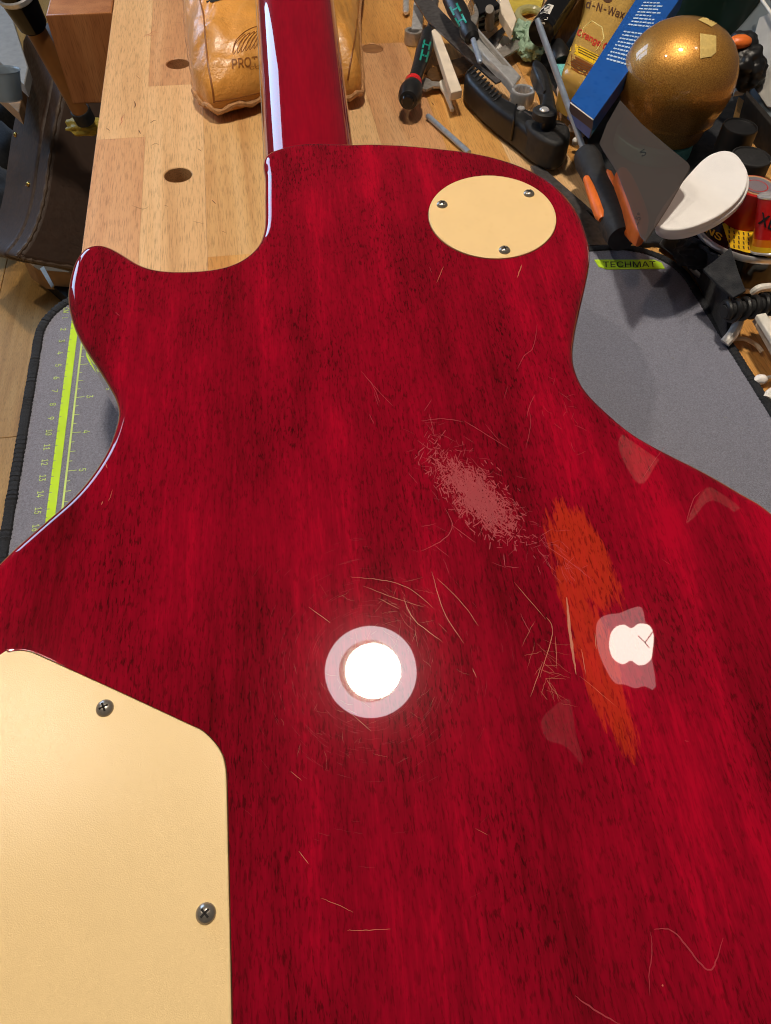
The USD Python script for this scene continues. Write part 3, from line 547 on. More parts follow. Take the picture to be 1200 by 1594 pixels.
for pts, w in [([(545, 898), (600, 904), (640, 918), (676, 948)], 1.3), ([(565, 912), (612, 930), (660, 945)], 1.0), ([(590, 932), (622, 948)], 1.0), ([(628, 930), (645, 965), (690, 1000)], 1.6), ([(680, 900), (720, 940), (745, 975)], 1.3),
               ([(672, 890), (690, 950), (722, 1002)], 1.6), ([(735, 1040), (742, 1055)], 1.4), ([(480, 945), (515, 970)], 1.3), ([(800, 906), (850, 965)], 1.5), ([(545, 1110), (578, 1138)], 1.0), ([(882, 930), (885, 965), (889, 1000), (897, 1050)], 9.0), ([(884, 950), (887, 985), (892, 1010)], 9.0), ([(926, 985), (928, 1010)], 3), ([(905, 1010), (912, 1050)], 2),  # the two widest strokes are lamp-edge glints painted as pale ribbons
               ([(540, 1448), (575, 1448), (608, 1446)], 1.6), ([(500, 1398), (525, 1408), (550, 1420)], 1.2), ([(452, 1200), (470, 1215)], 0.9), ([(840, 1055), (860, 985), (850, 960)], 2.0), ([(865, 990), (866, 1040)], 1.6), ([(826, 1085), (845, 1030)], 1.6), ([(902, 1052), (960, 1100)], 0.9),
               ([(1030, 1533), (1032, 1535)], 5), ([(164, 721), (167, 729)], 3), ([(175, 762), (172, 774), (168, 780)], 1.6), ([(160, 780), (158, 786)], 3), ([(680, 440), (686, 425), (690, 415)], 2.5), ([(805, 432), (812, 412)], 5), ([(465, 1325), (480, 1345)], 2.0), ([(740, 1290), (760, 1300)], 0.8)]:
    sb.append(scratch(pts, w))
for pts, w in [([(562, 578), (580, 600), (592, 628)], 2.0), ([(575, 592), (590, 610), (612, 632)], 1.5), ([(575, 645), (582, 660)], 2), ([(656, 655), (690, 652), (722, 657)], 2.4), ([(668, 645), (672, 660), (676, 680)], 2.0), ([(660, 640), (672, 622)], 1.8), ([(722, 655), (750, 672), (795, 700)], 2.2), ([(755, 660), (780, 690)], 1.4), ([(650, 685), (668, 700)], 1.6), ([(652, 718), (660, 702)], 2.6), ([(635, 735), (650, 753)], 1.2),
               ([(655, 858), (690, 840), (704, 818), (692, 790)], 2.2), ([(655, 820), (680, 815)], 1.2), ([(704, 818), (740, 845)], 2.0), ([(672, 845), (700, 868)], 1.2), ([(690, 870), (700, 895)], 1.0), ([(784, 862), (786, 882)], 3), ([(786, 882), (808, 884)], 2.4), ([(765, 875), (790, 885)], 1.2), ([(836, 880), (842, 895)], 1.6), ([(850, 850), (880, 870), (925, 905)], 2.0), ([(905, 885), (915, 880)], 1.5),
               ([(820, 650), (825, 630), (832, 615)], 2.0), ([(785, 620), (790, 600)], 1.2), ([(870, 610), (890, 625)], 1.5), ([(805, 575), (815, 555), (830, 540), (836, 505)], 2.5), ([(818, 700), (826, 660), (824, 640)], 1.6), ([(1068, 815), (1078, 780), (1090, 765)], 2.5), ([(1000, 745), (1020, 715), (1035, 695)], 1.6), ([(810, 955), (818, 972), (825, 985)], 1.8),
               ([(1018, 1446), (1045, 1448), (1070, 1475), (1090, 1500), (1105, 1510), (1115, 1495), (1125, 1460)], 4.5), ([(1012, 1450), (1015, 1480), (1010, 1520), (1012, 1550)], 2), ([(895, 1550), (930, 1575), (965, 1594)], 4), ([(1065, 1153), (1072, 1154)], 2), ([(1030, 870), (1045, 880)], 1), ([(180, 486), (186, 492)], 3), ([(668, 415), (672, 425)], 2)]:
    sh.append(scratch(pts, w))
def scuff(n, c, u, v, lo, hi, wlo, whi, dens=1.0):
    o = []
    for _ in range(n):
        r = np.array(c)+np.array(u)*rng.normal()*0.48+np.array(v)*rng.normal()*0.48; a = rng.choice([0.75, 0.75, 2.3, 1.2, 0.2])+rng.normal()*0.4; L = rng.uniform(lo, hi); p = [r]
        for _ in range(4): a += rng.normal()*0.14; p.append(p[-1]+L/4*np.array([math.cos(a), math.sin(a)]))
        o.append(scratch(p, rng.uniform(wlo, whi), 3))
    return o
sh += scuff(150, (730, 760), (85, 85), (32, -32), 8, 26, 0.4, 1.1)
sh += scuff(22, (700, 700), (40, 25), (20, -20), 14, 40, 0.9, 1.6)
sh += scuff(45, (850, 850), (50, 50), (16, -14), 8, 30, 0.8, 1.8)
sb += scuff(40, (600, 960), (60, 30), (30, -60), 10, 40, 0.25, 0.5)
sb += scuff(60, (560, 1060), (90, 30), (-50, 110), 6, 26, 0.2, 0.4)
for _ in range(320):
    a_ = rng.uniform(0, 2*math.pi); R_ = 75+rng.exponential(55); L_ = rng.uniform(8, 30)/R_; cx_ = np.array([577, 1042]); t_ = a_+np.linspace(-L_/2, L_/2, 3); k_ = 1+rng.normal()*0.06
    sh.append(scratch([(cx_[0]+R_*math.cos(t)*k_, cx_[1]+R_*math.sin(t)*1.05) for t in t_], rng.uniform(0.2, 0.45), 2))
sb += scuff(26, (845, 1040), (10, 55), (12, 0), 14, 50, 0.3, 0.8)
sh += scuff(14, (870, 640), (30, 50), (40, -10), 8, 22, 0.8, 1.5)
obj("scuff_marks", cat(sh), MT["scratch"], guitar, False, kind="stuff"); obj("scratch_marks", cat(sb), MT["scratch_and_glint"], guitar, False, kind="stuff")

# the dull rubbed patch: one film with a ragged outline and gaps
from shapely import union_all
gl = []
for _ in range(1700):
    r_ = np.array([742, 770])+np.array([68, 68])*rng.normal()*0.40+np.array([24, -23])*rng.normal()*0.44; a_ = rng.choice([0.75, 2.25, 0.3, 1.3])+rng.normal()*0.25; L_ = rng.uniform(3, 11)
    gl.append(LineString([G(*r_)[:2], G(*(r_+L_*np.array([math.cos(a_), math.sin(a_)])))[:2]]).buffer(rng.uniform(0.00006, 0.00020), 1))
gu = union_all(gl).simplify(0.00004)
gm = []
for g in getattr(gu, "geoms", [gu]):
    v, f = earcut(g); m = TM(np.column_stack([v, np.full(len(v), 0.00003)]), f)
    if m.face_normals[:, 2].sum() < 0: m.faces = m.faces[:, ::-1]
    gm.append(m)
obj("dull_patch", cat(gm), MT["scratch"], guitar, False, kind="stuff")

# ------------------------------------------------------------------ tan leather cushion under the neck
def cast(mesh, px, off=0.0002):
    """where the sight lines through these pixels meet the mesh, lifted a little"""
    d = np.array([ray(*q) for q in px]); o = np.tile(CC, (len(d), 1))
    loc, ri, ti = mesh.ray.intersects_location(o, d, multiple_hits=True); out = np.full((len(d), 3), np.nan); best = np.full(len(d), 1e9)
    for l, r, t in zip(loc, ri, ti):
        k = np.linalg.norm(l-CC)
        if k < best[r]: best[r] = k; out[r] = l+off*mesh.face_normals[t]*np.sign(-(mesh.face_normals[t]@d[r]))
    return out
def decal(mesh2d, px_of, mesh, off=0.0002):
    v = np.array([px_of(a, b) for a, b in mesh2d.vertices[:, :2]]); w = cast(mesh, v, off); ok = ~np.isnan(w).any(1)
    f = mesh2d.faces[ok[mesh2d.faces].all(1)]; w[~ok] = w[ok][0] if ok.any() else 0
    return TM(w, f)
def decaltext(s, p0, p1, up, mesh, off=0.0002, bold=False):
    m = meshkit.text_mesh(s, 1.0, 1.0, bold); m.update_faces(m.face_normals[:, 2] > 0.5); m.remove_unreferenced_vertices()
    W = m.bounds[1][0]; p0, p1, up = (np.array(q, float) for q in (p0, p1, up))
    return decal(m, lambda a, b: p0+(p1-p0)*a/W+up*b, mesh, off)
def patch2d(pts, k=8):
    p = Polygon(pts); b = p.bounds; g = []
    xs, ys = np.linspace(b[0], b[2], k+1), np.linspace(b[1], b[3], k+1)
    for i in range(k):
        for j in range(k):
            c = p.intersection(sbox(xs[i], ys[j], xs[i+1], ys[j+1]))
            for q in getattr(c, "geoms", [c]):
                if q.area > 1e-9: v, f = earcut(q); g.append(TM(np.column_stack([v, np.zeros(len(v))]), f))
    return cat(g)
def decalpatch(pts, mesh, off=0.0002, k=8): return decal(patch2d(pts, k), lambda a, b: (a, b), mesh, off)

cush = thing("leather_cushion", "tan leather cushion with a pressed wing emblem under the guitar neck", "cushion")
bo_px = [(292, -60), (288, 0), (292, 60), (300, 110), (302, 140), (316, 156), (334, 167), (372, 160), (412, 149), (480, 143), (535, 146), (558, 142), (563, 122), (558, 40), (550, -60), (430, -110)]
bo_w = smoothpoly(ppx(bo_px, 0.012), 8); cen = np.array([bo_w[:, 0].mean(), bo_w[:, 1].max()*0.62+bo_w[:, 1].min()*0.38])
Rr = [np.column_stack([cen+(bo_w-cen)*k, np.full(len(bo_w), z)]) for k, z in ((0.93, 0.0005), (0.985, 0.006), (1.0, 0.0115))]
tt = np.linspace(0, math.pi/2, 34)[1:-1]
Rr += [np.column_stack([cen+(bo_w-cen)*math.cos(t)**0.62, np.full(len(bo_w), 0.0115+0.052*math.sin(t)**0.80)]) for t in tt]
cm_ = fix(rings(Rr)); v = cm_.vertices; nz = meshkit.fbm(v*38+5, 4, 3)-0.5; fine = meshkit.fbm(v*np.array([60, 160, 90])+9, 3, 8)-0.5
up_ = np.clip((v[:, 2]-0.008)/0.02, 0, 1); v[:, 2] += up_*(nz*0.013+fine*0.0055); cm_.vertices = v
obj("cushion_cover", cm_, MT["leather"], cush, 60)
e0 = np.column_stack([bo_w, np.full(len(bo_w), 0.010)]); kk = np.arange(len(bo_w)); e0[:, 2] += 0.0015*np.sin(kk*0.6)
obj("raw_edge", tube(np.vstack([e0, e0[:1]]), 0.0022*(1+0.2*np.sin(np.arange(len(e0)+1)*1.7)), 8, False), MT["leather_edge"], cush)
def seam(px, r, off=0.0001):
    q = smoothpoly(px, 8, False); w = cast(cm_, q, off); return tube(w[~np.isnan(w).any(1)], r, 6)
obj("seam", seam([(311, -2), (317, 25), (320, 60), (324, 100), (331, 140), (333, 160)], 0.0007), MT["leather_dark"], cush)
obj("seam", seam([(556, 30), (552, 60), (546, 95), (541, 125)], 0.0007), MT["leather_dark"], cush)
obj("stitch_line", seam([(334, 158), (372, 152), (412, 142)], 0.0005), MT["leather_dark"], cush)
obj("pocket_slit", decalpatch([(321, 2), (352, -6), (352, -1), (322, 6)], cm_, 0.0004, 4), MT["dark"], cush, False)
obj("lettering", decaltext("PROTECT", (360, 107), (432, 99), (-1, -14.5), cm_, 0.00025, True), MT["leather_dark"], cush, False)
obj("lettering", decaltext("CO.", (388, 108.5), (408, 106), (-0.3, -4.5), cm_, 0.00025), MT["leather_dark"], cush, False)
wing = []
for i in range(7):
    tip, root = np.array([363+6.4*i, 85-1.8*i]), np.array([382+7.2*i, 53-2.2*i]); md = (tip*0.55+root*0.45)+np.array([-2.5, -1.5])
    q = smoothpoly([tip, md+(-2.3, -1.3), root, md+(2.8, 2.0)], 6); q = np.vstack([q, q[:1]]); w = cast(cm_, q, 0.00003); wing.append(tube(w[~np.isnan(w).any(1)], 0.00026, 5, False))
q = smoothpoly([(362, 82), (366, 66), (378, 52), (394, 43), (410, 40), (420, 41)], 6, False); wing.append(tube(cast(cm_, q, 0.00005), 0.00035, 5))
obj("wing_emblem", cat(wing), MT["leather_dark"], cush, kind="stuff")

# ------------------------------------------------------------------ tools on the bench
obj("black_cloth", slab(smoothpoly(ppx([(836, 60), (880, -30), (1010, -60), (1205, -40), (1230, 300), (1215, 470), (1150, 440), (1095, 405), (1030, 378), (990, 372), (950, 300), (922, 240), (900, 190), (872, 150), (850, 110)], 0.004), 4), 0.0005, 0.004, 0.001), MT["black_cloth"], None, label="added dark sheet for the shade in the gaps under the pile of bottles and tins", cat="cloth")  # added dark sheet: shade between the piled things put in as black
def driver(name, label, p0, z0, p1, z1, rpx, prof, shaft=None):
    t = thing(name, label, "screwdriver"); a, b = P(*p0, z0), P(*p1, z1); s = rpx*S(*p0, z0)
    h = rodx(a, b, [(r*s, k) for r, k in prof], 24); o = obj("handle", h, MT["black"], t)
    if shaft: obj("shaft", rodx(b, P(*shaft[0], shaft[1]), [(shaft[2], 0), (shaft[2], 0.93), (shaft[2]*0.6, 1)], 14), MT[shaft[3]], t)
    return t, h
d1, h1 = driver("screwdriver", "black screwdriver with teal grip marks and red ring nearest the plugged bench hole", (635, 158), 0.017, (669, 49), 0.016, 17.5, [(0.3, 0), (0.8, 0.012), (1.03, 0.06), (1.06, 0.12), (0.9, 0.18), (0.64, 0.21), (0.6, 0.28), (0.6, 0.4), (0.68, 0.55), (0.78, 0.68), (0.74, 0.8), (0.7, 0.86), (0.8, 0.92), (0.55, 1.0)], ((682, -20), 0.02, 0.0032, "steel_dark"))
obj("red_ring", rodx(P(641.5, 134, 0.017), P(643.5, 127, 0.017), [(0.0052, 0), (0.0066, 0.1), (0.0066, 0.9), (0.0052, 1)], 24), MT["red_ring"], d1)
obj("cap_button", rodx(P(634.3, 160, 0.017), P(634.8, 158, 0.017), [(0.004, 0), (0.005, 1)], 20), MT["black_gloss"], d1)
obj("grip_mark", decaltext("H", (651, 93), (664, 97), (4, -16), h1, 0.0003, True), MT["teal"], d1, False); obj("grip_mark", decaltext("H", (655, 74), (668, 78), (3, -12), h1, 0.0003, True), MT["teal"], d1, False)
d2, h2 = driver("screwdriver", "black screwdriver with teal grip marks lying across the big wrench", (694, -18), 0.045, (736, 62), 0.036, 15, [(0.7, 0), (0.9, 0.2), (0.98, 0.4), (0.92, 0.6), (0.66, 0.72), (0.8, 0.80), (0.9, 0.88), (0.72, 0.97), (0.4, 1.0)], ((748, 98), 0.028, 0.0022, "steel_blue"))
obj("grip_mark", decaltext("H", (713, 43), (727, 35), (-7, -13), h2, 0.0003, True), MT["teal"], d2, False); obj("grip_mark", decaltext("H", (704, 25), (718, 17), (-6, -12), h2, 0.0003, True), MT["teal"], d2, False)
# socket wrench
sw = thing("socket_wrench", "small chrome socket wrench standing behind the teal gripped screwdriver", "wrench")
c0 = P(643, 68, 0.0); sr = 14*S(643, 60)
obj("socket", lathe([(sr*0.96, 0.0005), (sr, 0.002), (sr, 0.0095), (sr*0.95, 0.0108), (sr*0.62, 0.0108), (sr*0.6, 0.003)], 32, c0), MT["steel"], sw)
obj("handle", tilted([(640, 45, 0.012), (658, 45, 0.012), (660, -8, 0.02), (645, -8, 0.02)], 0.005, 0.0012), MT["chrome"], sw)
bt = rodx(P(632, 21, 0.004), P(632, -12, 0.004), [(0.0015, 0), (0.0032, 0.1), (0.0032, 0.55), (0.0026, 0.6), (0.0026, 1)], 14); obj("screw_bit", bt, MT["chrome"], None, label="tiny chrome screwdriver bit beside the socket wrench at the top edge", cat="bit")
obj("flat_stick", tilted([(671, 47, 0.022), (682, 42, 0.022), (719.5, 140, 0.020), (702, 144.5, 0.020)], 0.006, 0.0008), MT["bone"], None, label="off-white flat stick lying across the brown blade", cat="stick")
obj("golf_tee", rodx(P(689, 130, 0.005), P(704, 172, 0.004), [(0.0032, 0), (0.0040, 0.04), (0.0036, 0.12), (0.0022, 0.4), (0.0016, 0.92), (0.0019, 0.97), (0.0013, 1)], 18), MT["white"], None, label="small white peg tapered like a tee below the flat stick", cat="peg")
kn = thing("palette_knife", "brown stained blade with steel tang under the off-white stick", "blade")
obj("blade", flat([(660, 114), (668, 107), (680, 101), (722, 87), (742, 95), (722, 115), (692, 126), (672, 124)], 0.008, 0.002, 0.0005), MT["brown_blade"], kn)
obj("tang", flat([(652, 127), (662, 120), (672, 124.5), (685, 127), (684, 134), (674, 134), (664, 139), (654, 137)], 0.007, 0.002, 0.0004), MT["steel"], kn)
obj("scraper_blade", tilted([(640, -8, 0.026), (664, -8, 0.026), (690, 18, 0.026), (791, 121, 0.022), (772, 128, 0.022), (728, 92, 0.022), (664, 30, 0.024)], 0.0014, 0.0003), MT["steel_dark"], None, label="long dark steel scraper blade lying diagonally under the big wrench", cat="scraper")
wr = thing("combination_wrench", "large chrome combination wrench with an open ring end beside the black clamp", "wrench")
zw = 0.034
def shank():
    return tilted([(728, 34, zw+0.004), (738, 36, zw+0.004), (748, 44, zw+0.003), (812, 118, 0.024), (800, 134, 0.024), (790, 126, 0.024), (726, 52, zw+0.004)], 0.006, 0.0016)
obj("shank", shank(), MT["chrome"], wr)
obj("panel", tilted([(739, 48, zw+0.0047), (744, 47, zw+0.0047), (795, 106, 0.0262), (789, 110, 0.0262)], 0.0008, 0.0003), MT["steel"], wr)
rc_ = P(814.5, 139, 0.022); rr = 19*S(814, 139, 0.022); k12 = np.linspace(0, 2*math.pi, 48, endpoint=False)
ring_prof = [(rr*0.92, -0.012), (rr, -0.010), (rr, -0.0015), (rr*0.93, 0), (rr*0.74, 0)]
Rg = [np.column_stack([rc_[0]+r*np.cos(k12), rc_[1]+r*np.sin(k12), np.full(48, rc_[2]+z)]) for r, z in ring_prof]
star = rr*0.68*(1+0.07*np.cos(12*k12)); Rg += [np.column_stack([rc_[0]+star*np.cos(k12), rc_[1]+star*np.sin(k12), np.full(48, rc_[2]+z)]) for z in (-0.001, -0.012)]; Rg.append(Rg[0])
obj("ring", fix(rings(Rg, cap0=False, cap1=False)), MT["chrome"], wr, 30)
obj("open_jaw", flat([(718, 28), (716, 14), (722, 4), (728, 10), (727, 20), (731, 24), (738, 20), (737, 8), (742, 4), (746, 14), (744, 30), (738, 40), (728, 38)], zw+0.006, 0.007, 0.001, 2, 3), MT["steel"], wr)
fg = thing("feeler_gauge", "stack of dark folding gauge leaves with a knurled end at the top edge", "gauge")
for i in range(6):
    obj("leaf", flat([(733-i, -8+i*3), (764+i*0.6, -10), (778, 6+i*5.2), (764, 15+i*5.2), (745, 22+i*4.2)], 0.040-i*0.0055, 0.0035, 0.0008), MT["steel_dark" if i % 2 else "black_gloss"], fg)
obj("knurled_screw", rodx(P(762, 14, 0.042), P(762, 45, 0.02), [(0.0035, 0), (0.0042, 0.15), (0.0034, 0.25), (0.0042, 0.4), (0.0034, 0.5), (0.0042, 0.65), (0.0034, 0.75), (0.0042, 0.9), (0.003, 1)], 16), MT["dull_steel"], fg)
obj("rail", tilted([(741, 30, 0.012), (745, 28, 0.012), (762, 42, 0.012), (760, 45, 0.012)], 0.003, 0.0005), MT["chrome"], fg)
obj("white_stick", tilted([(776, -8, 0.034), (790, -8, 0.034), (804, 31, 0.028), (798, 47, 0.028), (780, 22, 0.030)], 0.007, 0.001), MT["bone"], None, label="chalky white stick beside the folding gauge leaves", cat="stick")
obj("file_blade", flat([(758, 62), (784, 40), (788, 45), (770, 74), (762, 70)], 0.010, 0.002, 0.0004), MT["steel_dark"], None, label="short plain grey blade right of the big wrench", cat="blade")
obj("pale_chip", flat([(770, 74), (783, 55), (800, 59), (797, 68), (775, 80)], 0.007, 0.002, 0.0004), MT["cotton"], None, label="pale chip of card between the two grey blades", cat="card")
sawp = [(772, 78)]+[p for i in range(16) for p in ((772+46*(i+.2)/16, 78-22*(i+.2)/16), (772+46*(i+.7)/16, 75.6-22*(i+.7)/16))]+[(820, 56), (821, 60), (806, 76), (784, 89), (776, 86)]
obj("saw_blade", flat(sawp, 0.012, 0.0016, 0.0002), MT["steel"], None, label="small grey toothed saw blade pointing at the pale green putty", cat="saw blade")
pt = cat([blob(P(816, 52, 0.014), 0.0105, 1, 0.5, 2.6, 3, (1, 1, 0.9)), blob(P(828, 72, 0.012), 0.0115, 2, 0.55, 2.6, 3, (0.9, 1.1, 0.9)), blob(P(822, 84, 0.008), 0.006, 4, 0.4, 3)])
obj("putty_lump", pt, MT["putty"], None, label="pale green lump of putty below the black barcode tube", cat="putty")
obj("yellow_sheet", flat([(788, -12), (850, -12), (842, 12), (818, 20), (800, 20), (792, 4)], 0.006, 0.002, 0.0005), MT["yellow_dull"], None, label="dull yellow sheet at the top edge behind the clear ring", cat="sheet")
a = np.linspace(0, 2*math.pi, 40); rcx = P(826, 26, 0.016); obj("clear_ring", tube([rcx+np.array([0.0115*math.cos(t), 0.0115*math.sin(t), 0.002*math.sin(t)]) for t in a], 0.0034, 10, False), MT["clearring"], None, label="pale yellow translucent ring lying by the barcode tube", cat="ring")
tb = thing("barcode_tube", "glossy black tube with a white barcode label slanting at the top edge", "tube")
ta, tb_ = P(842, 52, 0.036), P(912, -58, 0.05); tr = 21*S(842, 52, 0.036)
tm_ = rodx(ta, tb_, [(tr*0.5, 0), (tr*0.95, 0.0), (tr, 0.012), (tr, 1)], 40); obj("tube_body", tm_, MT["black_gloss"], tb)
obj("tube_rim", rodx(ta+(tb_-ta)*0.03, ta+(tb_-ta)*0.075, [(tr*1.0, 0), (tr*1.03, 0.2), (tr*1.03, 0.8), (tr*1.0, 1)], 40), MT["black_gloss"], tb)
lb = np.array([(827, 32), (848, 38), (862, 9), (842, 2)], float); obj("barcode_label", decalpatch(lb, tm_, 0.0002, 5), MT["white"], tb, False)
bars = []
for i in range(13):
    u0, u1 = 0.08+i*0.066, 0.08+i*0.066+rng.choice([0.02, 0.035, 0.045]); L_ = lambda u, v: (lb[0]*(1-u)+lb[3]*u)*(1-v)+(lb[1]*(1-u)+lb[2]*u)*v
    bars.append(decalpatch([L_(u0, 0.12), L_(u0, 0.8), L_(u1, 0.8), L_(u1, 0.12)], tm_, 0.0004, 2))
obj("barcode_bars", cat(bars), MT["black"], tb, False, kind="stuff")
obj("worn_strip", tilted([(862, 62, 0.03), (856, 52, 0.03), (900, -20, 0.045), (912, -14, 0.045), (872, 48, 0.03)], 0.02, 0.001), MT["brown_blade"], None, label="worn brown strip of wood between the barcode tube and the amber bottle", cat="wood strip")
# amber bottle of wax
bw = thing("wax_bottle", "amber bottle of orange oil wax with a yellow band behind the blue box", "bottle")
zb = 0.050
bot = flat([(922, -30), (912, 4), (896, 46), (886, 74), (879, 94), (880, 104), (900, 116), (925, 124), (940, 96), (985, 10), (1000, -30)], zb, 0.03, 0.008, 4, 4); obj("bottle_body", bot, MT["amber"], bw)
obj("base_stain", decalpatch([(884, 82), (930, 106), (922, 122), (899, 114), (881, 102)], bot, 0.0002, 6), MT["amber_dark"], bw, False)
for i in range(4): obj("base_ring", decalpatch([(883, 87+i*4), (905, 99+i*4), (922, 106+i*4), (922, 107.4+i*4), (905, 100.4+i*4), (883, 88.4+i*4)], bot, 0.0004, 4), MT["brown_print"], bw, False)
obj("yellow_band", decalpatch([(891, 67), (900, 71), (940, 91), (930, 104), (893, 84), (897, 80), (887, 80)], bot, 0.0003, 6), MT["yellow"], bw, False)
obj("lettering", decaltext("Feed-N-Wax", (889, 5), (970, 30), (3, -12), bot, 0.0003, True), MT["brown_print"], bw, False)
obj("lettering", decaltext("Orange Oil", (897, 54), (950, 83), (4, -9), bot, 0.0005, True), MT["red_print"], bw, False)
hexl = [(904, 59), (908, 44), (921, 33), (937, 43), (940, 60), (928, 79)]
hx = []
for a_, b_ in zip(hexl, hexl[1:]): w = cast(bot, np.linspace(a_, b_, 5), 0.0002); hx.append(tube(w, 0.0004, 5))
obj("hexagon_outline", cat(hx), MT["pale_print"], bw, kind="stuff")
obj("bee_medallion", decalpatch([(946+7*math.cos(t), 0+5*math.sin(t)) for t in np.linspace(0, 6.28, 16)[:-1]], bot, 0.0003, 4), MT["brown_print"], bw, False)
for i in range(3): obj("band_line", decalpatch([(900+i*0, 73+i*4), (932, 89+i*4), (931.6, 90.2+i*4), (899.6, 74.2+i*4)], bot, 0.0005, 4), MT["brown_print"], bw, False)
# long blue box
bb_ = thing("blue_box", "long blue card box with white print leaning behind the gold dome", "box")
zt = [(888, 158, 0.052), (924, 185, 0.052), (1066, -12, 0.070), (996, -12, 0.070)]
obj("carton", tilted(zt, 0.013, 0.0004), MT["blue"], bb_)
wq = np.array([P(*q) for q in zt]); bn = np.cross(wq[1]-wq[0], wq[3]-wq[0]); bn /= np.linalg.norm(bn)
def onbox(u, v): return wq[0]*(1-u)*(1-v)+wq[1]*u*(1-v)+wq[2]*u*v+wq[3]*(1-u)*v+bn*0.0002
ln = []
for i in range(17):
    v0 = 0.375+i*0.030+(0.035 if i > 8 else 0); u = 0.20+0.04*rng.random(); end = 0.80 if rng.random() < 0.75 else 0.6
    while u < end:
        w_ = rng.uniform(0.04, 0.13); hgt = 0.012
        if u+w_ > 0.86: break
        sk = 0.0
        q = [onbox(u, v0), onbox(u+w_, v0), onbox(u+w_, v0+hgt), onbox(u, v0+hgt)]; ln.append(TM(q, [[0, 1, 2], [0, 2, 3]])); u += w_+0.02
obj("print_lines", cat(ln), MT["print_white"], bb_, False, kind="stuff")
ew = [wq[0]-bn*0.0005, wq[1]-bn*0.0005, wq[1]-bn*0.0125, wq[0]-bn*0.0125]; en = (wq[0]-wq[3])/np.linalg.norm(wq[0]-wq[3])
obj("box_end", TM([q+en*0.0006 for q in ew], [[0, 2, 1], [0, 3, 2]]), MT["navy"], bb_, False)
obj("end_fold", tube([wq[0]+en*0.0004-bn*0.0006, wq[1]+en*0.0004-bn*0.0006], 0.0004, 6), MT["white"], bb_)
# teal brush and its neighbours
tbx = thing("brush", "small brush with aqua bristles and a black collar beside the long screwdriver", "brush")
obj("bristles", tilted([(864, 98, 0.022), (886, 97, 0.024), (906, 114, 0.022), (891, 137, 0.018), (874, 128, 0.018)], 0.010, 0.002), MT["aqua"], tbx)
obj("collar", rodx(P(874, 100, 0.02), P(866, 70, 0.026), [(0.0075, 0), (0.0085, 0.1), (0.0085, 0.5), (0.006, 1)], 20), MT["black"], tbx)
obj("pink_stick", tilted([(868, 132, 0.014), (884, 138, 0.014), (880, 160, 0.012), (874, 180, 0.012)], 0.004, 0.0006), MT["bone"], None, label="short pale pink stick below the aqua brush", cat="stick")
for i, (a_, b_, r_) in enumerate([(890, 205, 8), (905, 212, 6), (896, 225, 6), (915, 200, 5)]):
    m = lathe([(r_*0.0003, 0), (r_*0.00042, 0.001), (r_*0.00042, 0.004), (r_*0.0003, 0.005)], 20, P(a_, b_, 0.006), (0.3*math.sin(i*2), 0.3*math.cos(i), 1))
    obj("small_nut", m, MT["steel" if i % 2 else "white"], None, label=["small steel nut nearest the black clamp pivot", "white plastic button right of the small nuts", "lowest steel nut beside the long shaft", "small white bead at the shaft under the blue box"][i] if False else ["pale plastic washer left of the long screwdriver shaft", "steel washer under the blue box corner", "pale plastic washer lowest beside the long shaft", "steel washer nearest the blue box end"][i], cat="washer", group=None)
# black clamp
ck = thing("ratchet_clamp", "black plastic ratchet clamp with a ribbed handle beside the chrome wrench", "clamp")
hd = [(725, 107), (731, 103), (742, 106), (752, 118), (778, 143), (806, 160), (834, 172), (856, 180), (878, 186), (888, 196), (889, 208), (882, 220), (868, 226), (848, 221), (828, 208), (806, 190), (776, 168), (752, 147), (734, 128), (726, 117)]
obj("handle", flat(hd, 0.022, 0.018, 0.005, 4, 4), MT["black"], ck)
obj("jaw_head", flat([(820, 184), (850, 188), (878, 190), (887, 198), (887, 208), (880, 218), (867, 223), (850, 218), (834, 208), (822, 196)], 0.0245, 0.018, 0.003, 3, 3), MT["black_soft"], ck)
up = [(829, 96), (834, 91), (844, 95), (854, 108), (860, 130), (866, 158), (868, 176), (848, 182), (843, 164), (846, 146), (842, 126), (834, 112)]
obj("lever", flat(up, 0.034, 0.011, 0.003, 3, 4), MT["black"], ck)
obj("lever_web", flat([(834, 104), (841, 106), (848, 122), (850, 140), (846, 142), (841, 122)], 0.0346, 0.002, 0.0006), MT["black_soft"], ck)
for i in range(10):
    q = np.array([727, 112])+np.array([44, 48])*i/9.5; o_ = np.array([11.5, -9.5]); e_ = P(*q, 0.0215)-np.array([0.0006, 0.0006, 0]); m = tube([e_-[0, 0, 0.015], e_-[0, 0, 0.004], P(*(q+o_*0.14), 0.0220), P(*(q+o_*0.5), 0.0226), P(*(q+o_*0.95), 0.0222)], 0.0009, 6); obj("grip_rib", m, MT["black_soft"], ck)
obj("groove", tube([P(804, 163, 0.0222), P(801, 178, 0.0222), P(800, 189, 0.021), P(800, 189, 0.021)+np.array([0, -0.0004, -0.014])], 0.0009, 6), MT["black_gloss"], ck)
obj("edge_line", tube(smoothpoly([P(816, 174, 0.0248), P(834, 184, 0.0252), P(858, 190, 0.0252), P(880, 194, 0.0248)], 4, False), 0.0006, 6), MT["steel_dark"], ck)
obj("side_seam", tube(smoothpoly([P(756, 152, 0.012), P(780, 172, 0.012), P(808, 194, 0.012), P(832, 214, 0.012)], 4, False)-np.array([0.0003, 0.0008, 0]), 0.0007, 6), MT["black_gloss"], ck)
obj("pivot_disc", lathe([(0.0085, -0.004), (0.0085, 0.0005), (0.0075, 0.0015)], 32, P(848, 174, 0.035)), MT["black_soft"], ck)
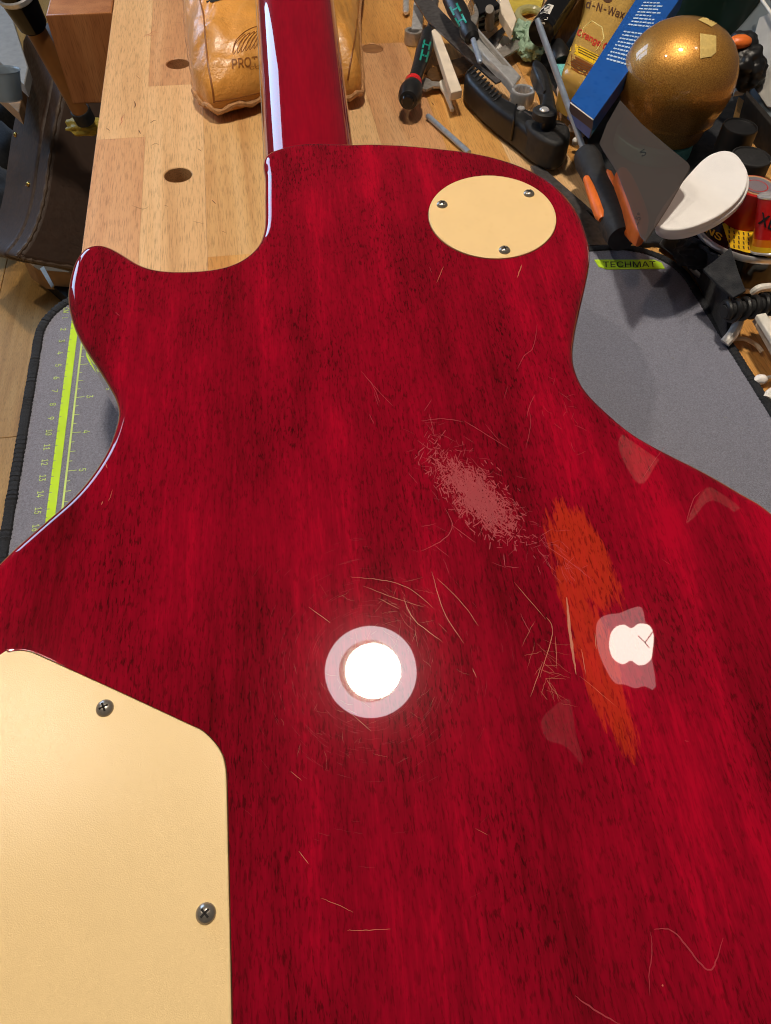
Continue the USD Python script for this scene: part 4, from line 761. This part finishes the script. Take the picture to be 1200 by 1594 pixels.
obj("pivot_screw", lathe([(0.0034, 0), (0.0034, 0.0008), (0.0025, 0.0016), (0.0008, 0.0016)], 24, P(847, 172, 0.0368)), MT["chrome"], ck)
obj("rivet", lathe([(0.003, 0), (0.0026, 0.0008), (0.0006, 0.001)], 20, P(811, 169, 0.0225)), MT["chrome"], ck)
obj("steel_pin", rodx(P(665, 180, 0.003), P(730, 238, 0.003), [(0.0015, 0), (0.0021, 0.02), (0.0021, 1)], 16), MT["steel_blue"], None, label="plain steel pin sticking out behind the guitar body", cat="pin")
# long screwdriver with orange and black handle
ls_ = thing("long_screwdriver", "long shafted screwdriver with black and orange handle leaning across the pile", "screwdriver")
h0, h1_ = P(911, 240, 0.026), P(968, 372, 0.024); s0 = P(836, 30, 0.085)
obj("shaft", rodx(h0, s0, [(0.0021, 0), (0.0021, 0.94), (0.0017, 1)], 16), MT["steel_blue"], ls_)
u = 0.001
obj("handle", rodx(h0, h1_, [(4*u, 0), (8.2*u, 0.02), (9.2*u, 0.10), (8.2*u, 0.24), (8.0*u, 0.4), (9.6*u, 0.65), (10*u, 0.85), (8.5*u, 1)], 28), MT["black_soft"], ls_)
obj("collar", rodx(h0-(h1_-h0)*0.01, h0+(h1_-h0)*0.03, [(5*u, 0), (7.4*u, 0.4), (7.4*u, 1)], 24), MT["steel"], ls_)
dv = (h1_-h0)/np.linalg.norm(h1_-h0); sv = np.cross(dv, [0, 0, 1.0]); sv /= np.linalg.norm(sv)
for q0, q1 in ((P(945, 264, 0.031), P(986, 374, 0.029)), (P(911, 274, 0.029), P(937, 342, 0.027))):
    obj("orange_grip", rodx(q0, q1, [(0.4*u, 0), (2.2*u, 0.06), (3.0*u, 0.3), (3.6*u, 0.65), (3.6*u, 0.9), (2*u, 1)], 20), MT["orange"], ls_)
# slotted steel rule
rl = thing("slotted_rule", "grey steel rule with a row of slots lying behind the guitar's right edge", "rule")
o2 = ppx([(826, 256), (842, 256), (975, 371), (966, 380), (890, 380)], 0.004)
obj("plate", slab(o2, 0.0015, 0.0032, 0.0003), MT["steel_dark"], rl)
for i in range(10):
    q = np.array([912, 327])+np.array([44, 42])*i/9.5; obj("slot", flat([tuple(q), tuple(q+(3, -0.5)), tuple(q+(11, 7)), tuple(q+(8, 8.5))][::1], 0.00345, 0.0004, 0.00005, 1), MT["dark"], rl)
# gold dome
gd = thing("gold_dome", "gold painted dome with two pieces of masking tape", "dome")
dm = lathe([(0.0266, 0.0), (0.02897, 0.00103), (0.03182, 0.01282), (0.03457, 0.01411), (0.03468, 0.01539), (0.03468, 0.01667), (0.03688, 0.02308), (0.03889, 0.03164), (0.03939, 0.03933), (0.03829, 0.04702), (0.03528, 0.05472), (0.03056, 0.06113), (0.02456, 0.06626), (0.01704, 0.07011), (0.00902, 0.07225), (0.00301, 0.07285), (0.0005, 0.07293)], 72, (0.2955, 0.5120, 0.014))
obj("dome_shell", dm, MT["gold"], gd, 50)
obj("tape_piece", decalpatch([(1089, 53), (1114, 56.5), (1114, 82), (1106, 89), (1097, 90), (1089, 92)], dm, 0.0005, 8), MT["tape"], gd, False)
obj("tape_piece", decalpatch([(1086, 32), (1096, 27), (1120, 34), (1107, 43), (1100, 39)], dm, 0.0005, 8), MT["tape"], gd, False)
obj("patterned_tin", lathe([(0.0285, 0), (0.0285, 0.009), (0.028, 0.0098)], 48, (0.290, 0.508, 0.004)), MT["aqua"], None, label="aqua patterned tin under the gold dome", cat="tin")
# behind the dome
obj("green_jar", lathe([(0.028, 0), (0.034, 0.004), (0.035, 0.05), (0.033, 0.06), (0.028, 0.066), (0.028, 0.075), (0.0265, 0.075), (0.0265, 0.066), (0.031, 0.056), (0.031, 0.006)], 40, P(1096, 62, 0.006)), MT["greenglass"], None, label="dark green glass jar behind the gold dome", cat="jar")
sp_ = thing("spring_clamp", "black spring clamp with an orange pad right of the gold dome", "clamp")
obj("clamp_body", cat([blob(P(1160, 98, 0.045), 0.0125, 5, 0.35, 2.0, 3), blob(P(1168, 112, 0.04), 0.0115, 6, 0.4, 2.2, 3), blob(P(1154, 76, 0.05), 0.012, 7, 0.25, 2, 3)]), MT["black"], sp_)
obj("pad", blob(P(1152, 65, 0.058), 0.0075, 2, 0.05, 2, 3, (1.15, 0.8, 0.6)), MT["orange"], sp_)
cb = thing("plastic_box", "clear plastic storage box with pale blue side at the right edge", "box")
obj("lower_panel", tilted([(1105, -20, 0.02), (1190, -20, 0.05), (1205, 20, 0.05), (1205, 195, 0.022), (1140, 130, 0.016), (1120, 60, 0.016)], 0.002, 0.0006), MT["clearbox"], cb)
obj("pale_sheet", tilted([(1178, 20, 0.055), (1205, 24, 0.055), (1208, 170, 0.03), (1192, 162, 0.03), (1160, 118, 0.028)], 0.0015, 0.0004), MT["greyboard"], cb)
obj("box_rim", tube([P(1182, -10, 0.06), P(1186, 0, 0.06), P(1208, 32, 0.06)], 0.0012, 8), MT["white"], cb)
obj("white_card", flat([(1145, 122), (1158, 120), (1166, 128), (1160, 140), (1144, 142)], 0.022, 0.004, 0.0005), MT["white"], None, label="scrap of white card below the orange padded clamp", cat="card")
tray = thing("wooden_tray", "wooden tray with a dark rim at the right edge", "tray")
obj("dark_rim", tilted([(1163, 138, 0.032), (1212, 196, 0.03), (1212, 208, 0.03), (1160, 148, 0.03)], 0.022, 0.0008), MT["dark"], tray)
obj("inner_edge", tilted([(1163, 176, 0.016), (1170, 176, 0.016), (1212, 226, 0.016), (1212, 236, 0.016)], 0.006, 0.0006), MT["bench_d"], tray)
obj("tray_floor", flat([(1150, 150), (1215, 205), (1215, 290), (1160, 250), (1140, 190)], 0.008, 0.003, 0.0004), MT["bench_d"], tray)
def jar(name, label, px, zt, rpx, h, mat, c="jar", extra=()):
    t = thing(name, label, c); o = P(*px, zt); r = rpx*S(*px, zt)
    obj("lid", lathe([(r, -h*0.55), (r, -0.0012), (r*0.96, 0), (r*0.9, 0.0002), (r*0.86, -0.0008)], 48, o), MT[mat], t)
    obj("jar_body", lathe([(r*0.9, -h), (r*0.95, -h*0.97), (r*0.95, -h*0.56)], 48, o), MT["black_gloss"], t); return t
jar("black_jar", "black jar with a flat grey topped lid beside the wooden tray", (1153, 196), 0.040, 27, 0.034, "black")
jar("flat_tin", "flat dark lidded tin between the black jar and the red tape roll", (1170, 243), 0.036, 31, 0.030, "black_soft", "tin")
# round cotton pads
for i, (dx, dy, z) in enumerate(((0, 0, 0.060), (2, 7, 0.0565))):
    pad = [(1021, 345), (1028, 328), (1040, 310), (1056, 290), (1075, 268), (1092, 250), (1108, 239), (1128, 234), (1146, 240), (1160, 258), (1165, 275), (1160, 295), (1146, 314), (1122, 333), (1094, 347), (1064, 356), (1036, 356)]
    obj("cotton_pad", flat([(a_+dx, b_+dy) for a_, b_ in pad], z, 0.0034, 0.0009, 3, 4), MT["cotton"], None, label=["upper round white cotton pad with a light brown stain", "lower round white cotton pad under the stained one"][i], cat="cotton pad")
obj("orange_handle", flat([(960, 262), (980, 260), (1000, 296), (1012, 330), (1010, 352), (1000, 360), (990, 352), (976, 316)], 0.042, 0.010, 0.004, 3, 3), MT["orange"], None, label="orange plastic handle lying beneath the smoky scraper", cat="handle")
# smoky plastic scraper sheet
sh_ = thing("plastic_scraper", "smoky translucent plastic scraper leaning over the orange screwdriver handle", "scraper")
zs = [(966, 158, 0.066), (1000, 194, 0.070), (1040, 228, 0.074), (1070, 252, 0.077), (1073.5, 258, 0.077), (1071, 266, 0.076), (1040, 314, 0.070), (1004, 375, 0.060), (997, 370, 0.058), (980, 320, 0.058), (960, 268, 0.058), (938, 232, 0.058), (932, 220, 0.058), (944, 192, 0.061)]
sheet = tilted(zs, 0.0010, 0.0003); obj("sheet", sheet, MT["smoke"], sh_)
obj("lettering", decaltext("15°", (992, 352), (1000, 334), (-7, -3), sheet, 0.0002), MT["black"], sh_, False)
obj("lettering", decaltext("2", (994, 238), (1003, 232), (4, 8), sheet, 0.0002), MT["black"], sh_, False)
# red tape roll, tins
rt = thing("tape_roll", "red tape roll with a clear plastic top beside the cotton pads", "tape roll")
o = P(1178, 290, 0.054); r = 32*S(1178, 290, 0.054)
obj("roll", lathe([(r, -0.030), (r*1.01, -0.028), (r*1.01, -0.001), (r, 0), (r*0.88, 0.0003)], 56, o), MT["redtape"], rt)
obj("core", lathe([(r*0.875, -0.004), (r*0.875, 0.0005), (r*0.76, 0.0005), (r*0.75, -0.003)], 56, o), MT["card"], rt)
obj("clear_top", lathe([(r*0.745, -0.002), (r*0.72, 0.0008), (r*0.5, 0.0002), (r*0.3, 0.001), (0.0003, 0.0004)], 40, o), MT["clearbox"], rt)
bt_ = thing("black_tin", "large black round tin with yellow label text and a silver rim at the right edge", "tin")
o = P(1168, 352, 0.033); r = 86*S(1168, 352, 0.033)
obj("tin_side", lathe([(r*0.97, -0.021), (r*0.97, -0.004)], 64, o), MT["black_gloss"], bt_)
obj("tin_rim", lathe([(r*0.96, -0.004), (r*1.0, -0.003), (r*1.01, -0.001), (r*0.99, 0.0005), (r*0.95, 0.0003), (r*0.93, -0.001)], 72, o), MT["chrome"], bt_)
obj("tin_foot", lathe([(r*0.92, -0.026), (r*0.95, -0.025), (r*0.95, -0.0225), (r*0.92, -0.021)], 72, o), MT["steel"], bt_)
lid_ = lathe([(r*0.94, -0.002), (r*0.93, -0.0009), (0.0005, -0.0009)], 64, o); obj("lid", lid_, MT["black_gloss"], bt_)
obj("yellow_label", decalpatch([(1124, 349), (1150, 340), (1215, 340), (1215, 410), (1190, 399), (1160, 393), (1136, 386)], lid_, 0.0002, 6), MT["yellow"], bt_, False)
obj("lettering", decaltext("NS", (1096, 360), (1121, 376), (4, -9), lid_, 0.0002, True), MT["yellow"], bt_, False)
tl = []
for i in range(7):
    for j in range(5):
        x_, y_ = 1133+i*7.5, 352+j*7.2+i*1.0; tl.append(decalpatch([(x_, y_), (x_+2.2, y_), (x_+3.2, y_+5), (x_+1.0, y_+5)], lid_, 0.0004, 1))
obj("label_print", cat(tl), MT["brown_print"], bt_, False, kind="stuff")
xt = thing("red_tin", "red tin with black lettering and a silver rim at the right edge", "tin")
xa, xb = P(1200, 388, 0.036), P(1212, 305, 0.062); xr = 30*S(1200, 350, 0.06)
xm = rodx(xa, xb, [(xr, 0), (xr, 1)], 48); obj("can_body", xm, MT["redtin"], xt)
obj("orange_band", rodx(xa+(xb-xa)*0.06, xa+(xb-xa)*0.24, [(xr*1.003, 0), (xr*1.004, 0.5), (xr*1.003, 1)], 48), MT["orangetin"], xt)
obj("yellow_band", rodx(xa-(xb-xa)*0.0, xa+(xb-xa)*0.1, [(xr*1.005, 0), (xr*1.006, 0.5), (xr*1.005, 1)], 48), MT["yellow"], xt)
obj("can_rim", rodx(xb-(xb-xa)*0.02, xb+(xb-xa)*0.05, [(xr*1.0, 0), (xr*1.05, 0.3), (xr*1.05, 0.7), (xr*0.95, 1)], 48), MT["chrome"], xt)
obj("can_foot", rodx(xa-(xb-xa)*0.06, xa-(xb-xa)*0.001, [(xr*0.98, 0), (xr*1.05, 0.3), (xr*1.05, 0.7), (xr*1.0, 1)], 48), MT["chrome"], xt)
obj("lettering", decaltext("XL", (1180, 347), (1204, 360), (6, -17), xm, 0.0004, True), MT["black"], xt, False)
# black pouch, strap, coiled cable, white bits
pc = thing("black_pouch", "black crumpled fabric pouch between the mat and the black tin", "pouch")
pq = smoothpoly(ppx([(1028, 376), (1060, 362), (1092, 378), (1120, 400), (1140, 440), (1146, 480), (1142, 520), (1132, 532), (1116, 500), (1096, 455), (1076, 420), (1050, 392)], 0.006), 5)
pcn = P(1112, 415, 0.026)[:2]; rg = [np.column_stack([pcn+(pq-pcn)*k, np.full(len(pq), z)]) for k, z in ((1, 0.0045), (1.0, 0.0065), (0.92, 0.011), (0.82, 0.016), (0.7, 0.0205), (0.5, 0.025), (0.3, 0.0275), (0.15, 0.028))]
pm_ = fix(rings(rg)); v = pm_.vertices; v[:, 2] += np.clip((v[:, 2]-0.004)/0.006, 0, 1)*(np.abs(meshkit.fbm(v*75+3, 4, 2)-0.5)*0.045-0.004); pm_.vertices = v
obj("pouch_body", pm_, MT["black_cloth"], pc)
obj("fold", blob(P(1086, 392, 0.020), 0.011, 4, 0.5, 2.5, 3, (1.3, 1.0, 0.8)), MT["black_cloth"], pc)
obj("flap", tilted([(1094, 418, 0.034), (1112, 405, 0.037), (1137, 386, 0.040), (1150, 420, 0.038), (1161, 452, 0.034), (1141, 464, 0.031), (1118, 444, 0.032)], 0.0016, 0.0005), MT["black_cloth"], pc)
cc_ = thing("cable_wrap", "black spiral cable wrap at the right edge below the black tin", "cable")
ca, cb2 = P(1126, 486, 0.024), P(1215, 470, 0.024)
t = np.linspace(0, 1, 220); dz = (cb2-ca)/np.linalg.norm(cb2-ca); sx = np.cross(dz, [0, 0, 1.0])
obj("cable_core", rodx(ca, cb2, [(0.0035, 0), (0.0042, 0.05), (0.0046, 1)], 20), MT["black_soft"], cc_)
obj("spiral", tube([ca+(cb2-ca)*k+0.0052*(math.cos(k*38)*sx+math.sin(k*38)*np.array([0, 0, 1.0])) for k in t], 0.0016, 8), MT["black"], cc_)
def cord(px, r, mat, label, nm="loose_cable", c="cord"):
    w = smoothpoly(np.array([P(*q) for q in px]), 8, False); obj(nm, tube(w, r, 10), MT[mat], None, label=label, cat=c)
cord([(1128, 534, 0.006), (1140, 520, 0.010), (1148, 503, 0.012), (1150, 488, 0.012)], 0.0032, "white", "white cord curving from the mat edge up to the black spiral wrap")
cord([(1172, 456, 0.016), (1182, 449, 0.020), (1200, 447, 0.020), (1212, 449, 0.02)], 0.0024, "white", "short white cord above the black spiral wrap at the right edge")
cord([(1142, 528, 0.003), (1160, 528, 0.005), (1178, 538, 0.004), (1186, 548, 0.003)], 0.0013, "bone", "thin pale wire on the bench below the spiral wrap")
pb_ = thing("cream_bracket", "cream plastic bracket standing at the right edge below the cable wrap", "bracket")
obj("bracket_side", tilted([(1170, 500, 0.016), (1178, 490, 0.022), (1215, 548, 0.022), (1215, 585, 0.016)], 0.012, 0.0012), MT["bone"], pb_)
obj("bracket_top", tilted([(1178, 489, 0.026), (1192, 486, 0.026), (1215, 520, 0.026), (1215, 548, 0.026)], 0.003, 0.0008), MT["white"], pb_)
ws = thing("swab", "white cotton swab lying on the bench at the right edge beside the mat", "swab")
obj("swab_tip", blob(P(1184, 591, 0.004), 0.0030, 1, 0.15, 3, 2, (1.3, 1, 1)), MT["cotton"], ws); obj("swab_stick", rodx(P(1188, 589, 0.004), P(1215, 584, 0.004), [(0.001, 0), (0.001, 1)], 10), MT["white"], ws)
cord([(1193, 622, 0.003), (1200, 612, 0.004), (1212, 606, 0.004)], 0.0028, "white", "white cord end at the right edge below the cotton swab")

# ------------------------------------------------------------------ lamps overhead (seen mirrored in the lacquer)
lamp = thing("ceiling_lamp", "round white ceiling lamp with bright centre above the guitar", "lamp")
lc = np.array([-0.007, 0.468, 1.5])
obj("shade", fix(lathe([(0.071, 0.010), (0.073, 0.002), (0.082, 0.0), (0.098, 0.0), (0.1035, 0.003), (0.104, 0.02), (0.06, 0.03)], 72, lc)), emit("lamp_shade_glow", (0.86, 0.82, 0.84), LAMP_RING), lamp)
obj("recess", lathe([(0.0708, 0.008), (0.068, 0.0275)], 64, lc), MT["greyboard"], lamp)
obj("bulb", lathe([(0.001, -0.012), (0.03, -0.010), (0.052, -0.002), (0.062, 0.0065), (0.05, 0.0075)], 48, lc+np.array([0.007, -0.002, 0])), emit("lamp_bulb_glow", (1.0, 0.87, 0.70), LAMP_CORE), lamp)
WIRE = [((4, -6), (14, 4)), ((14, 4), (26, -12)), ((14, 4), (20, 12))]
l3 = thing("side_lamp", "round white ceiling lamp above the left of the guitar", "lamp")
g3 = np.array([20.0, 1125.0]); w3 = GF @ G(*g3)+GC; d3 = w3-CC; d3 -= 2*(d3@GN)*GN; q3 = w3+d3*((1.6-w3[2])/d3[2])
obj("shade", lathe([(0.03, 0.03), (0.062, 0.02), (0.062, 0.004), (0.052, 0.0), (0.046, 0.004)], 48, q3), MT["greyboard"], l3)
obj("bulb", lathe([(0.001, -0.004), (0.03, -0.002), (0.044, 0.004), (0.03, 0.012)], 40, q3), emit("side_lamp_bulb", (1.0, 0.87, 0.70), 420.0), l3)
l2 = thing("square_lamp", "square white lamp with two bulbs above the right of the guitar", "lamp")
lo2 = np.array([0.591, 0.426, 1.5])
def lm(dx, dy): return np.array([lo2[0]+dx*0.00146-dy*0.00044, lo2[1]-dx*0.00024-dy*0.00147])
shp = [(18, -60), (24, -30), (28, 0), (38, 62), (22, 60), (8, 63), (-8, 57), (-22, 55), (-34, 40), (-48, 10), (-53, -22), (-50, -42), (-36, -50), (-18, -52), (0, -59)]
obj("shade", slab(smoothpoly([lm(*q) for q in shp], 3), 1.52, 1.53, 0.002), emit("square_lamp_glow", (1.0, 0.62, 0.60), 4.0), l2)
bq = [(-35, -8), (-30, -22), (-16, -27), (-4, -21), (8, -28), (24, -25), (30, -10), (28, 12), (24, 28), (10, 32), (-2, 25), (-14, 30), (-28, 23), (-35, 8)]
obj("bulb", slab(smoothpoly([lm(*q) for q in bq], 4), 1.492, 1.512, 0.004), emit("square_lamp_bulb", (1.0, 0.86, 0.74), LAMP2), l2)
obj("wire", cat([tube([[*lm(*p), 1.478], [*lm(*q), 1.478]], 0.0011, 6) for p, q in WIRE]), MT["dark"], l2, kind="stuff")
# pale cards added out of view to put light patches in the mirroring lacquer
def mirror(px, py, o, n):
    w = GF @ G(px, py)+GC; d = w-CC; d = d-2*(d@GN)*GN; return w+d*(((np.array(o)-w)@n)/(d@n))
for q, o, n_, col, lbl in (([(962, 692), (985, 668), (1040, 698), (1024, 720), (1003, 752), (985, 742)], (0.49, 0.575, 0.9), (-0.8, -0.5, -0.15), "light_card", "added pale card mirrored in the lacquer above the right of the bench"),
                     ([(1070, 812), (1085, 778), (1116, 738), (1166, 764), (1146, 786), (1105, 780), (1085, 800)], (0.58, 0.52, 0.9), (-0.85, -0.4, -0.15), "light_card", "added pale card beside the first for a second mirrored patch"),
                     ([(842, 1122), (856, 1104), (884, 1088), (896, 1140), (907, 1190), (880, 1162), (850, 1150)], (0.26, 0.19, 0.95), (-0.55, 0.6, -0.45), "light_card", "small added pale card nearest the camera for a mirrored patch")):
    n_ = np.array(n_)/np.linalg.norm(n_); W = np.array([mirror(a, b, o, n_) for a, b in q]); c = W.mean(0); x_ = W[0]-c; x_ /= np.linalg.norm(x_); y_ = np.cross(n_, x_)
    m = slab(smoothpoly(np.stack([(W-c)@x_, (W-c)@y_], 1), 5), -0.003, 0, 0.0005); m.apply_transform(frame4(c, x_, n_)); obj("hanging_card", m, MT[col], None, label=lbl, cat="card")
